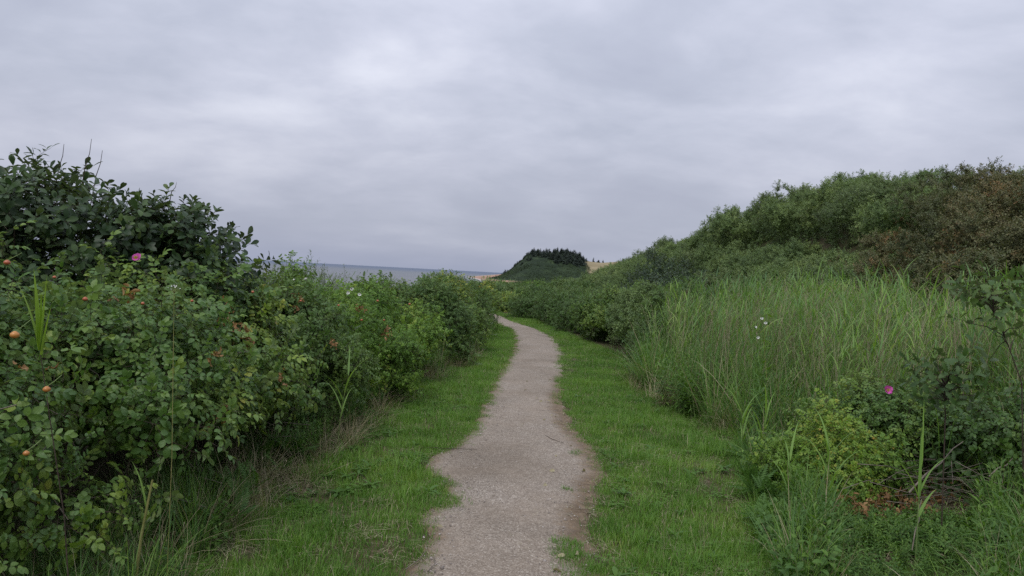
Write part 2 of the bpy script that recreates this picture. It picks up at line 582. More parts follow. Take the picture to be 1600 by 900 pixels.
py_ = spaced([(0.5, 14, .05, .08), (14, 31, .08, .25)])
u = np.linspace(0, 1, 33)
jl = .05 * lumps(py_, py_ * 0, 6, 1) + .03 * lumps(py_, py_ * 0, 17, 3)
jr = .06 * lumps(py_, py_ * 0, 5, 5) + .03 * lumps(py_, py_ * 0, 19, 7)
xl, xr = PL(py_) - .03 + jl, PR(py_) + .03 + jr
XX = xl[:, None] + (xr - xl)[:, None] * u[None, :]
YY = np.repeat(py_[:, None], len(u), 1)
ZZ = H(XX, YY) + 0.006 + 0.02 * np.sin(u * math.pi)[None, :] + .004 * lumps(XX, YY, 5)
ZZ[:, 0] -= .03
ZZ[:, -1] -= .03
path = sheet('path', XX, YY, ZZ, path_material(), 'narrow pale gravel footpath winding between hedges')
right_margin = np.clip(1.15 - (xr[:, None] - XX) / .32, 0, 1) * (1 - sstep(9, 15, YY))
left_margin = np.clip(1 - (XX - xl[:, None]) / .24, 0, 1) * .9
ea = path.data.attributes.new('edge', 'FLOAT', 'POINT')
ea.data.foreach_set('value', np.maximum(right_margin, left_margin).ravel())


def path_h(x, y):
    return H(x, y) + 0.012


def sea_material():
    m, t = newmat('sea')
    g = N(t, 'ShaderNodeNewGeometry')
    s = N(t, 'ShaderNodeSeparateXYZ')
    L(t, g.outputs['Position'], s.inputs[0])
    mp_ = N(t, 'ShaderNodeMapping')
    mp_.inputs['Scale'].default_value = (.25, 1, 1)
    L(t, g.outputs['Position'], mp_.inputs[0])
    n1 = noise(t, mp_.outputs[0], .02, 5, .6)
    n2 = noise(t, mp_.outputs[0], .5, 6, .6)
    f = M_(t, 'ADD', M_(t, 'DIVIDE', s.outputs[1], 3000.0), M_(t, 'MULTIPLY', M_(t, 'SUBTRACT', n1, .5), .12))
    c = ramp(t, f, [(.0, (.125, .13, .14)), (.30, (.10, .115, .13)), (.5, (.06, .085, .125)), (1, (.035, .065, .12))])
    p = N(t, 'ShaderNodeBsdfPrincipled')
    L(t, c, p.inputs['Base Color'])
    p.inputs['Roughness'].default_value = .45
    p.inputs['Specular IOR Level'].default_value = .3
    b = N(t, 'ShaderNodeBump')
    b.inputs['Strength'].default_value = 1.0
    b.inputs['Distance'].default_value = .5
    L(t, n2, b.inputs['Height'])
    L(t, b.outputs[0], p.inputs['Normal'])
    o = N(t, 'ShaderNodeOutputMaterial')
    L(t, p.outputs[0], o.inputs[0])
    return m


sx_ = np.array([-40000, -8000, -2000, -500, -100, -5, 60])
sy_ = np.array([-8000, -500, 0, 200, 500, 1500, 5000, 15000, 45000])
SX, SY = np.meshgrid(sx_, sy_)
sheet('sea', SX, SY, SX * 0 - 4.0, sea_material(), 'grey brown sea with a bluer band at the horizon')

# headland
HP = [(760, 436), (776, 434), (788, 428), (798, 421), (811, 411), (822, 402), (832, 398), (850, 397), (880, 397), (905, 403), (912, 407), (925, 409), (945, 411), (1000, 406), (1100, 395)]
hx = np.array([at(a, b, 620).x for a, b in HP] + [150, 400])
hz = np.array([at(a, b, 620).z for a, b in HP] + [26, 20])


def HH(x, y):
    prof = np.interp(x, hx, hz, left=-6)
    prof = np.where(x < hx[0], np.minimum(prof, hz[0] - (hx[0] - x) * .7), prof)
    up = sstep(520 + 8 * lumps(x, x * 0, .09), 625, y + 3 * lumps(x, y, .12))
    dn = 1 - sstep(680, 900, y)
    base = -4.6
    return base + (prof - base) * up ** .8 * dn + 1.0 * lumps(x, y, .11, 4) * up * dn


def headland_material():
    m, t = newmat('headland')
    g = N(t, 'ShaderNodeNewGeometry')
    s = N(t, 'ShaderNodeSeparateXYZ')
    L(t, g.outputs['Position'], s.inputs[0])
    n1 = noise(t, g.outputs['Position'], .07, 6, .65)
    n2 = noise(t, g.outputs['Position'], .4, 6, .7)
    c = ramp(t, M_(t, 'ADD', M_(t, 'MULTIPLY', n1, .6), M_(t, 'MULTIPLY', n2, .4)), [(.35, (.014, .022, .014)), (.5, (.024, .038, .020)), (.62, (.045, .068, .030)), (.74, (.09, .078, .05))])
    fx = ramp(t, M_(t, 'DIVIDE', M_(t, 'ADD', s.outputs[0], M_(t, 'MULTIPLY', n1, 8.0)), 100.0), [(.60, (0,) * 3), (.635, (1,) * 3)])
    fz = ramp(t, M_(t, 'DIVIDE', s.outputs[2], 20.0), [(.10, (0,) * 3), (.18, (1,) * 3)])
    fld = ramp(t, n1, [(.35, (.21, .175, .10)), (.65, (.30, .25, .155))])
    c = mix(t, M_(t, 'MULTIPLY', fx, fz), c, fld)
    p = N(t, 'ShaderNodeBsdfPrincipled')
    L(t, c, p.inputs['Base Color'])
    p.inputs['Roughness'].default_value = .95
    p.inputs['Specular IOR Level'].default_value = .1
    o = N(t, 'ShaderNodeOutputMaterial')
    L(t, p.outputs[0], o.inputs[0])
    return m


X1, Y1 = np.meshgrid(np.concatenate([np.arange(-60, 130, 1.5), np.arange(130, 420, 10)]), np.concatenate([np.arange(505, 700, 2.5), np.arange(700, 920, 12)]))
sheet('headland', X1, Y1, HH(X1, Y1), headland_material(), 'steep scrub covered headland with a pale field on its shoulder')

# ------------------------------------------------------------------ plant units
rng = np.random.default_rng(11)


def rnd(a=0., b=1.): return float(rng.uniform(a, b))


def sph(az, el):
    return np.array([math.cos(az) * math.cos(el), math.sin(az) * math.cos(el), math.sin(el)])


def g_compound(ln=.11, lw=.023, ll=.036, pairs=3, low=False, prof='oval', stem=0, lf=1):
    """a pinnate rose leaf lying along +Y"""
    g = Geo()
    dr = .25
    pt = lambda t: np.array([0, ln * t, -dr * ln * t * t])
    tube(g, [pt(0), pt(.5), pt(.95)], .0012, .0007, 3, stem)
    for k in range(pairs):
        t = .38 + .48 * k / max(pairs - 1, 1)
        for sd in (-1, 1):
            a = R(62 - 10 * k + rnd(-8, 8))
            d = np.array([sd * math.sin(a), math.cos(a), -.12 + rnd(-.35, .3)])
            leaf(g, frame(pt(t), d), ll * (.8 + .12 * k) * rnd(.75, 1.15), lw * rnd(.8, 1.15), prof, rnd(.1, .65), rnd(-.1, .7), lf, rnd(.15, .65) + (.4 if rnd() < .04 else 0), low)
    leaf(g, frame(pt(.93), (rnd(-.15, .15), 1, -.4)), ll * 1.12, lw * 1.1, prof, .3, .3, lf, rnd(.25, .6), low)
    return g


def g_simple(ln, wd, prof, fold=.25, droop=.3, low=False, pet=.012, var=None):
    g = Geo()
    tube(g, [(0, 0, 0), (0, pet, -.001)], .001, .0008, 3, 0)
    leaf(g, frame((0, pet, 0), (0, 1, 0)), ln, wd, prof, fold, droop, 1, .45 if var is None else var, low)
    return g


LEAVES = {
    'rose': [g_compound(rnd(.10, .13)) for _ in range(5)],
    'roselow': [g_compound(rnd(.10, .13), low=True) for _ in range(4)],
    'broad': [g_simple(rnd(.065, .085), rnd(.036, .046), 'obovate', rnd(.1, .35), rnd(.1, .5)) for _ in range(5)],
    'small': [g_simple(rnd(.036, .05), rnd(.018, .024), 'oval', .25, rnd(.1, .5), True, .004) for _ in range(4)],
    'lance': [g_simple(rnd(.05, .07), rnd(.011, .014), 'lance', .25, rnd(.1, .5), True, .004) for _ in range(4)],
    'oak': [g_simple(rnd(.07, .10), rnd(.042, .058), 'lobed', rnd(.1, .35), rnd(.1, .4)) for _ in range(4)],
}


def spec(kind, ln, n, lo=.15, el0=70, el1=10, size=1.0, tipclump=0, curve=.3):
    """a shoot along +Z: its twig points and the places of its leaves"""
    b = sph(rnd(0, 6.28), 0) * curve * ln
    P = lambda t: np.array([b[0] * t * t, b[1] * t * t, ln * t * (1 - .15 * t)])
    az, lv = rnd(0, 6.28), []
    for k in range(n):
        t = 1.0 if n == 1 else lo + (1 - lo) * (k / (n - 1)) ** (.75 if tipclump else 1)
        az += R(137.5) + rnd(-.3, .3)
        el = R(el1 + (el0 - el1) * t ** 2 + rnd(-18, 18))
        d = sph(az, el)
        lv.append((frame(P(t), d, (rnd(-.25, .25), rnd(-.25, .25), 1), size * rnd(.75, 1.1)), int(rng.integers(0, len(LEAVES[kind]))), rnd(-.25, .35)))
    return dict(kind=kind, twig=[P(0), P(.35), P(.7), P(1)], leaves=lv, r=.0022)


def shoot_geo(s, rscale=1.0):
    g = Geo()
    tube(g, s['twig'], s['r'] * rscale, s['r'] * .4 * rscale, 3, 0)
    for M, k, dv in s['leaves']:
        g.merge(LEAVES[s['kind']][k], M, dv)
    return g


SPEC = {
    'rose': [spec('rose', rnd(.14, .22), 7, .1, 60, -10, 1.15) for _ in range(6)],
    'roselow': [spec('roselow', rnd(.12, .18), 7, .1, 60, -10) for _ in range(5)],
    'broad': [spec('broad', rnd(.16, .26), 12, .15, 60, -5, tipclump=1, curve=.5) for _ in range(6)],
    'small': [spec('small', rnd(.14, .22), 15, .1, 60, -5, 1.15, curve=.35) for _ in range(6)],
    'lance': [spec('lance', rnd(.2, .3), 18, .05, 65, 10, curve=.3) for _ in range(6)],
    'oak': [spec('oak', rnd(.16, .24), 7, .2, 55, -10) for _ in range(5)],
}


def cluster(kind, m=4, tilt=48):
    """a small branch end: several shoots from one fork"""
    g = Geo()
    for q in range(m):
        sh = shoot_geo(SPEC[kind][int(rng.integers(0, len(SPEC[kind])))])
        el = R(90 - (0 if q == 0 else rnd(.6, 1.3) * tilt))
        g.merge(sh, frame_z((0, 0, 0), sph(q * 2.4 + rnd(-.4, .4), el), rnd(.8, 1.1)), rnd(-.12, .12))
    return g


def frame_z(pos, d, s=1.0):
    d = nrm(d)
    x = nrm(np.cross(d, (0.31, 0.77, 0.2)))
    M = np.eye(4)
    M[:3, 0], M[:3, 1], M[:3, 2], M[:3, 3] = x * s, np.cross(d, x) * s, d * s, pos
    return M


def group_of(name, units):
    """a geometry-node tree that puts one of the unit meshes on every point"""
    t = bpy.data.node_groups.new(name, 'GeometryNodeTree')
    t.interface.new_socket('Geometry', in_out='INPUT', socket_type='NodeSocketGeometry')
    t.interface.new_socket('Geometry', in_out='OUTPUT', socket_type='NodeSocketGeometry')
    i, o = t.nodes.new('NodeGroupInput'), t.nodes.new('NodeGroupOutput')
    jn = t.nodes.new('GeometryNodeJoinGeometry')
    for me in units:
        ob = bpy.data.objects.new(me.name, me)
        oi = t.nodes.new('GeometryNodeObjectInfo')
        oi.inputs['Object'].default_value = ob
        gi = t.nodes.new('GeometryNodeGeometryToInstance')
        t.links.new(oi.outputs['Geometry'], gi.inputs[0])
        t.links.new(gi.outputs[0], jn.inputs[0])
    ip = t.nodes.new('GeometryNodeInstanceOnPoints')
    ip.inputs['Pick Instance'].default_value = True
    for nm, ty, sock in (('idx', 'INT', 'Instance Index'), ('rot', 'FLOAT_VECTOR', 'Rotation'), ('scl', 'FLOAT_VECTOR', 'Scale')):
        a = t.nodes.new('GeometryNodeInputNamedAttribute')
        a.data_type = ty
        a.inputs['Name'].default_value = nm
        src = a.outputs[0]
        if nm == 'rot':
            e = t.nodes.new('FunctionNodeEulerToRotation')
            t.links.new(src, e.inputs[0])
            src = e.outputs[0]
        t.links.new(src, ip.inputs[sock])
    t.links.new(i.outputs[0], ip.inputs['Points'])
    t.links.new(jn.outputs[0], ip.inputs['Instance'])
    t.links.new(ip.outputs[0], o.inputs[0])
    return t, len(units)


def scatter(name, grp, P, dirs, scl, tint, parent=None, kind='stuff', roll=None, idx=None, label=None):
    """P: points; dirs: growth direction (unit +Z) or None for upright; scl: (n,) or (n,3)"""
    n = len(P)
    if dirs is None: dirs = np.tile([0., 0, 1], (n, 1))
    dirs = dirs / np.linalg.norm(dirs, axis=1, keepdims=True)
    roll = rng.uniform(0, 2 * math.pi, n) if roll is None else roll
    ref = np.tile([1., 0.02, 0.01], (n, 1))
    x = np.cross(ref, dirs)
    x /= np.linalg.norm(x, axis=1, keepdims=True) + 1e-9
    y = np.cross(dirs, x)
    # with dirs=+Z: x=-y_axis-ish; roll turns round the growth direction
    c, s = np.cos(roll)[:, None], np.sin(roll)[:, None]
    X = x * c + y * s
    Y = np.cross(dirs, X)
    rot = np.stack([np.arctan2(Y[:, 2], dirs[:, 2]), -np.arcsin(np.clip(X[:, 2], -1, 1)), np.arctan2(X[:, 1], X[:, 0])], -1)
    me = bpy.data.meshes.new(name)
    me.vertices.add(n)
    me.vertices.foreach_set('co', np.asarray(P, float).ravel())
    a = me.attributes.new('rot', 'FLOAT_VECTOR', 'POINT'); a.data.foreach_set('vector', rot.ravel())
    scl = np.asarray(scl, float)
    if scl.ndim == 1: scl = np.repeat(scl[:, None], 3, 1)
    a = me.attributes.new('scl', 'FLOAT_VECTOR', 'POINT'); a.data.foreach_set('vector', scl.ravel())
    a = me.attributes.new('idx', 'INT', 'POINT'); a.data.foreach_set('value', (rng.integers(0, grp[1], n) if idx is None else idx).astype(np.int32))
    a = me.attributes.new('tint', 'FLOAT', 'POINT'); a.data.foreach_set('value', np.clip(tint, 0, 1))
    o = link(name, me, parent)
    md = o.modifiers.new('scatter', 'NODES')
    md.node_group = grp[0]
    tag(o, label, None, None, kind)
    return o


def shoots(kind, mat, nm):
    return group_of(nm, [shoot_geo(s).mesh(nm, [MAT['bark'], MAT[mat]]) for s in SPEC[kind]])


def branches(kind, mat, nm, n=5, m=4):
    return group_of(nm, [cluster(kind, m).mesh(nm, [MAT['bark'], MAT[mat]]) for _ in range(n)])


G_ = dict(
    rose=shoots('rose', 'rose', 'rose_shoot'), lime=branches('roselow', 'lime', 'lime_rose_branch', m=3), roselow=branches('roselow', 'rose', 'small_rose_branch', m=3),
    dark=branches('roselow', 'dark', 'dark_branch', m=3), broad=shoots('broad', 'broad', 'broad_leaf_shoot'), willow=shoots('lance', 'willow', 'willow_shoot'),
    bank=branches('small', 'bank', 'bank_branch', m=5), russet=branches('small', 'russet', 'russet_branch', m=5), oak=shoots('oak', 'oak', 'oak_shoot'),
    greywillow=branches('small', 'willow', 'willow_branch', m=5), scrubby=branches('small', 'scrub', 'scrub_branch', m=5),
)


# --- grasses and herbs as units growing along +Z
def u_lawn(n, r, l0, l1, w=.0035, bend=.8):
    g = Geo()
    for _ in range(n):
        a, q = rnd(0, 6.28), r * math.sqrt(rnd())
        az = rnd(0, 6.28)
        d = np.array([math.cos(az), math.sin(az), 0])
        dry = rnd() < .06
        blade(g, (q * math.cos(a), q * math.sin(a), -.01), d * rnd(.1, .7) + (0, 0, 1), rnd(l0, l1), w * rnd(.7, 1.3), rnd(.1, 1) * bend, d + (0, 0, -.6), 3, 1 if dry else 0, rnd(.1, .8))
    return g


def u_clover(n, r):
    g = Geo()
    for _ in range(n):
        a, q = rnd(0, 6.28), r * math.sqrt(rnd())
        p = np.array([q * math.cos(a), q * math.sin(a), 0])
        h = rnd(.02, .05)
        tube(g, [p, p + (rnd(-.01, .01), rnd(-.01, .01), h)], .0008, .0006, 3, 0)
        b = rnd(0, 6.28)
        for k in range(3):
            leaf(g, frame(p + (0, 0, h), sph(b + k * 2.09, .15)), rnd(.014, .022), rnd(.012, .018), 'round', .2, .1, 0, rnd(.2, .6), True)
    return g


def u_long(n, r, l0, l1, w=.007, bend=1.3, dry=.12, spread=.35):
    g = Geo()
    for _ in range(n):
        a, q = rnd(0, 6.28), r * math.sqrt(rnd())
        az = a + rnd(-1, 1)
        d = np.array([math.cos(az), math.sin(az), 0])
        k = rnd() < dry
        blade(g, (q * math.cos(a), q * math.sin(a), -.01), d * rnd(.02, spread) + (0, 0, 1), rnd(l0, l1), w * rnd(.6, 1.3), rnd(.2, 1) * bend, d + (0, 0, -.8), 6, 1 if k else 0, rnd(.1, .85))
    return g


def u_reed(n, r, wide=1.0, nlf=9, old_share=.34):
    g = Geo()
    for _ in range(n):
        a, q = rnd(0, 6.28), r * math.sqrt(rnd())
        b = np.array([q * math.cos(a), q * math.sin(a), -.02])
        old = rnd() < old_share
        h = rnd(1.1, 1.58) * (1.06 if old else 1)
        lean = np.array([rnd(-.14, .16), rnd(-.14, .14), 0]) * h
        P = lambda t: b + lean * t * t + np.array([0, 0, h * t])
        tube(g, [P(0), P(.35), P(.7), P(1)], .0042 if old else .0032, .0018, 3, 1 if old else 2, rnd(.3, .9))
        if old:
            if rnd() < .5:
                for _k in range(6):
                    blade(g, P(1 - .05 * _k), lean * 2 + (rnd(-.3, .6), rnd(-.4, .4), .8), rnd(.06, .12), .005, 1.0, (1, 0, -.4), 2, 1, rnd(.4, .9))
            continue
        for k in range(nlf):
            t = .22 + .78 * k / (nlf - 1)
            sd = 1 if k % 2 else -1
            az = rnd(-.9, .9) + (0 if sd > 0 or rnd() < .35 else math.pi)
            d = np.array([math.cos(az), math.sin(az), 0])
            blade(g, P(t), d * rnd(.25, .6) + (0, 0, 1), rnd(.22, .42), rnd(.007, .013) * wide, rnd(.3, 1.9), d * .9 + (.15, 0, -.8), 5, 0, rnd(.05, .9))
    return g


def u_weed(h, nl, ll, lw, prof='lance', stems=1, r=.0, lo=.1):
    g = Geo()
    for _ in range(stems):
        a, q = rnd(0, 6.28), r * math.sqrt(rnd())
        b = np.array([q * math.cos(a), q * math.sin(a), -.01])
        hh = h * rnd(.7, 1.1)
        lean = np.array([rnd(-.2, .2), rnd(-.2, .2), 0]) * hh
        P = lambda t: b + lean * t * t + np.array([0, 0, hh * t])
        tube(g, [P(0), P(.5), P(1)], .003, .0014, 4, 2)
        az = rnd(0, 6)
        for k in range(nl):
            t = lo + (1 - lo) * k / (nl - 1)
            az += R(137.5)
            d = sph(az, R(10 + 60 * t * t + rnd(-12, 12)))
            s = (.65 + .5 * math.sin(math.pi * min(t * 1.1, 1))) * rnd(.85, 1.1)
            leaf(g, frame(P(t), d), ll * s, lw * s, prof, .3, rnd(.2, .6), 0, rnd(.15, .75))
    return g


def u_feather(n=7, ln=.16):
    """a rosette of feathery divided leaves, as silverweed or tansy"""
    g = Geo()
    for _ in range(n):
        d = sph(rnd(0, 6.28), R(rnd(15, 70)))
        f = Geo()
        l_ = ln * rnd(.7, 1.2)
        pt = lambda t: np.array([0, l_ * t, -.3 * l_ * t * t])
        tube(f, [pt(0), pt(.5), pt(1)], .0015, .0008, 3, 0)
        for k in range(9):
            t = .18 + .78 * k / 8
            for sd in (-1, 1):
                leaf(f, frame(pt(t), (sd, .7, -.1)), l_ * .26 * math.sin(math.pi * (.2 + .75 * t)), l_ * .08, 'lance', .2, .3, 0, rnd(.2, .6), True)
        g.merge(f, frame((0, 0, 0), d), 0)
    return g


def u_litter(n=14, r=.12):
    g = Geo()
    for _ in range(n):
        a, q, z = rnd(0, 6.28), r * math.sqrt(rnd()), rnd(.004, .012)
        az = rnd(0, 6.28)
        d = np.array([math.cos(az), math.sin(az), rnd(-.05, .2)])
        blade(g, (q * math.cos(a), q * math.sin(a), z), d, rnd(.04, .14), .003, .3, (0, 0, -1), 3, 0, rnd(.1, .9))
    return g


def u_deadleaf(n=6, r=.05):
    g = Geo()
    for _ in range(n):
        p = (rnd(-r, r), rnd(-r, r), rnd(0, r * .8))
        leaf(g, frame(p, sph(rnd(0, 6.28), rnd(-.5, .9)), (rnd(-1, 1), rnd(-1, 1), 1)), rnd(.035, .06), rnd(.018, .03), 'oval', rnd(.4, 1.0), rnd(.2, .9), 0, rnd(.1, .9))
    return g


def u_pebble():
    g = Geo()
    V = [(math.cos(a) * .5 * rnd(.7, 1.1), math.sin(a) * .5 * rnd(.6, 1.0), z) for z, k in ((-.1, 0), (.22, 1)) for a in np.linspace(0, 5.24, 6)]
    V.append((0, 0, .36))
    F = [(i, (i + 1) % 6, 6 + (i + 1) % 6, 6 + i) for i in range(6)] + [(6 + i, 6 + (i + 1) % 6, 12) for i in range(6)]
    g.add(V, F, 0, rnd())
    return g


def grp(name, geos, mats):
    return group_of(name, [g.mesh(name, [MAT[m] for m in mats]) for g in geos])


MAT['pebble'] = leafmat('pebble', [(0, (.12, .10, .09)), (.5, (.30, .26, .23)), (.85, (.45, .41, .38)), (1, (.65, .62, .6))], 0, .9)
MAT['limeleaf'] = MAT['lime']
G_['lawn'] = grp('lawn_tuft', [u_lawn(60, .10, .025, .06) for _ in range(5)], ['lawn', 'straw'])
G_['lawnlong'] = grp('lawn_long_tuft', [u_lawn(45, .08, .07, .15, .004, 1.1) for _ in range(5)], ['lawn', 'straw'])
G_['clover'] = grp('clover_patch', [u_clover(14, .09) for _ in range(3)], ['lawn'])
G_['long'] = grp('long_grass_tuft', [u_long(26, .07, .35, .75) for _ in range(5)], ['reed', 'straw'])
G_['dry'] = grp('dry_grass_tuft', [u_long(24, .07, .2, .5, .004, 1.6, 1.0, .9) for _ in range(5)], ['straw', 'straw'])
G_['reed'] = grp('reed_clump', [u_reed(6, .13) for _ in range(5)] + [u_reed(4, .12, 1.5, 8, .1) for _ in range(3)] + [u_reed(6, .14, 1.0, 5, .8) for _ in range(3)], ['reed', 'straw', 'culm'])
G_['weedn'] = grp('narrow_leaf_weed', [u_weed(.42, 26, .075, .015, 'lance', 3, .07) for _ in range(4)], ['weed', 'weed', 'culm'])
G_['weedo'] = grp('oval_leaf_weed', [u_weed(.30, 14, .06, .032, 'oval', 3, .07) for _ in range(4)], ['weed', 'weed', 'culm'])
G_['feather'] = grp('feather_leaf_weed', [u_feather() for _ in range(4)], ['weed'])
G_['litter'] = grp('straw_litter', [u_litter() for _ in range(4)], ['straw'])
G_['deadleaf'] = grp('dead_leaf_heap', [u_deadleaf() for _ in range(4)], ['deadleaf'])
def u_rosette():
    g = Geo()
    for k in range(8):
        leaf(g, frame((0, 0, .005), sph(k * 2.4 + rnd(-.3, .3), R(rnd(5, 45)))), rnd(.05, .09), rnd(.018, .030), 'oval', .25, rnd(.2, .6), 0, rnd(.2, .7))
    return g


def u_stalk():
    g = Geo()
    for _ in range(3):
        p = np.array([rnd(-.05, .05), rnd(-.05, .05), 0])
        q = p + (rnd(-.07, .07), rnd(-.07, .07), rnd(.14, .26))
        tube(g, [p, (p + q) / 2 + (0, 0, .01), q], .0009, .0006, 3, 0)
        for k in range(5):
            leaf(g, frame(p + (q - p) * (.84 + .04 * k), (rnd(-.5, .5), rnd(-.5, .5), 1)), .016, .004, 'lance', .2, .1, 0, rnd(.2, .9), True)
    return g


G_['seedstalk'] = grp('seed_stalk', [u_stalk() for _ in range(4)], ['straw'])
G_['rosette'] = grp('plantain_rosette', [u_rosette() for _ in range(4)], ['weed'])
G_['crumbs'] = grp('leaf_crumb', [u_litter(3, .06) for _ in range(3)] + [u_deadleaf(1, .01) for _ in range(2)], ['straw'])
G_['pebble'] = grp('pebble', [u_pebble() for _ in range(4)], ['pebble'])


# ------------------------------------------------------------------ bushes
def crown(n, rx, ry, h, seed, front=None, inner=.2, lump=.15, rc=.3, zmin=.04, base=.42):
    """points of a crown built of leafy clumps (local, base at 0): position, growth direction, clump number"""
    r = np.random.default_rng(seed)
    cz = h * base
    K = int(np.clip(9.0 * ((rx + ry) / 2 * (h + rx) / 2) / (rc * rc) * .35, 9, 120))
    C = r.normal(size=(K, 3)); C[:, 2] += .25
    C /= np.linalg.norm(C, axis=1, keepdims=True)
    size = np.array([rx, ry, h - cz])
    rcs = rc * r.uniform(.65, 1.25, K)
    q = (1 + r.normal(0, lump, K)).clip(.6, 1.25)
    cen = C * np.maximum(size[None] - rcs[:, None], size * .35) * q[:, None]
    low = C[:, 2] < 0
    cen[low, :2] *= (1 / np.sqrt(1 - C[low, 2] ** 2).clip(.45, 1) ** .75)[:, None]
    cen[:, 2] = np.where(C[:, 2] > 0, cen[:, 2], C[:, 2] * (cz - rcs * .5) * q) + cz
    if front is not None:
        w = np.where(C @ front > -.3, 1.0, .25) * rcs ** 2
    else:
        w = rcs ** 2
    m = int(n * 2.0) + 40
    ci = r.choice(K, m, p=w / w.sum())
    U = r.normal(size=(m, 3))
    U /= np.linalg.norm(U, axis=1, keepdims=True)
    U = U + C[ci] * .35 + [0, 0, .25]
    U /= np.linalg.norm(U, axis=1, keepdims=True)
    P = cen[ci] + U * (rcs[ci] * r.uniform(.7, 1.05, m))[:, None] * [1, 1, .8]
    ins = r.uniform(size=m) < inner
    P[ins] = (P[ins] - [0, 0, cz]) * r.uniform(.45, .85, (int(ins.sum()), 1)) + [0, 0, cz]
    keep = P[:, 2] > zmin
    P, U, ci = P[keep][:n], U[keep][:n], ci[keep][:n]
    dirs = U * .9 + C[ci] * .35 + np.array([0, 0, .25]) + r.normal(0, .25, P.shape)
    return P, dirs, ci


def woody(rx, ry, h, P, seed, n=7, twigs=30, r0=.012, mat='bark'):
    r = np.random.default_rng(seed + 5)
    g = Geo()
    ends = P[r.integers(0, len(P), n)]
    for e in ends:
        b = np.array([e[0] * .25, e[1] * .25, -.05]) + r.normal(0, .05, 3) * (1, 1, 0)
        m1 = b + (e - b) * .35 + np.array([0, 0, h * .15]) + r.normal(0, .04, 3)
        m2 = b + (e - b) * .7 + np.array([0, 0, h * .08]) + r.normal(0, .04, 3)
        tube(g, [b, m1, m2, e], r0, r0 * .3, 5)
        for _ in range(twigs // n):
            t = P[r.integers(0, len(P))]
            s = m1 if r.uniform() < .5 else m2
            t = s + (t - s) * min(1, .7 / (np.linalg.norm(t - s) + 1e-6))
            md = (s + t) / 2 + r.normal(0, .05, 3)
            tube(g, [s, md, t], r0 * .4, r0 * .12, 3)
    return g


def bush(name, x, y, rx, ry, h, kind, n, seed, label, cat='bush', group=None, scale=1.0, tint=(.2, .75), singles=0, spec_kind=None, part='foliage',
         lump=.15, stems=7, strays=0, z0=None, inner=.2, base=.42, zmin=.04, twigs=30, rc=.3):
    z = float(H(x, y)) - .03 if z0 is None else z0
    root = empty(name, (x, y, z), label, cat, group)
    fr = nrm((-x, -y, .6))
    P, D, ci = crown(n, rx, ry, h, seed, fr, inner, lump, rc, zmin, base)
    r = np.random.default_rng(seed + 9)
    if strays:
        i = np.argsort(-(P[:, 2] + r.uniform(0, h * .5, len(P))))[:strays]
        P2 = P[i] + np.array([0, 0, 1]) * r.uniform(.02, .14, (strays, 1)) * scale + r.normal(0, .03, (strays, 3))
        P, D, ci = np.concatenate([P, P2]), np.concatenate([D, D[i] * .4 + [0, 0, 1.0]]), np.concatenate([ci, ci[i]])
    # shoots of one bough share a hue
    bough = r.normal(0, .30, ci.max() + 1)
    T = np.clip(tint[0] + (tint[1] - tint[0]) * (.5 + bough[ci] + r.normal(0, .17, len(P))), 0, 1)
    S = scale * r.uniform(.75, 1.2, len(P))
    if singles:
        world_p = P + np.array([x, y, z])
        cd = np.linalg.norm(world_p - np.array([0, 0, EYE]), axis=1)
        order = np.argsort(cd)
        sk = SPEC[spec_kind]
        per = len(sk[0]['leaves'])
        take = order[:max(1, singles // per)]
        lm, tm = single_leaf_meshes(spec_kind, kind), single_twig_meshes(spec_kind)
        for j in take:
            q = int(r.integers(0, len(sk)))
            zdir = nrm(D[j]); xdir = nrm(np.cross(zdir, r.normal(size=3))); ydir = np.cross(zdir, xdir)
            M = np.eye(4); M[:3, 0], M[:3, 1], M[:3, 2], M[:3, 3] = xdir * S[j], ydir * S[j], zdir * S[j], P[j]
            tw = link('twig', tm[q], root)
            tw.matrix_local = Matrix(M.tolist())
            for Ml, kk, dv in sk[q]['leaves']:
                lo = link('leaf', lm[kk], root)
                lo.matrix_local = Matrix((M @ Ml).tolist())
                lo['tint'] = float(np.clip(T[j] + dv * .8, 0, 1))
        keep = np.ones(len(P), bool)
        keep[take] = False
        P, D, S, T = P[keep], D[keep], S[keep], T[keep]
    scatter(part, G_[kind], P, D, S, T, root)
    link('stems', woody(rx, ry, h, P, seed, stems, twigs, .009 if h < 1.8 else .016).mesh('stems', [MAT['bark']]), root)
    return root


_sl, _st = {}, {}


def single_leaf_meshes(sk, mk):
    if (sk, mk) not in _sl:
        _sl[sk, mk] = [g.mesh('leaf', [MAT['bark'], MAT[{'roselow': 'rose'}.get(mk, mk)]]) for g in LEAVES[sk]]
    return _sl[sk, mk]


def single_twig_meshes(sk):
    if sk not in _st:
        _st[sk] = []
        for s in SPEC[sk]:
            g = Geo()
            tube(g, s['twig'], s['r'], s['r'] * .4, 4, 0)
            _st[sk].append(g.mesh('twig', [MAT['bark']]))
    return _st[sk]


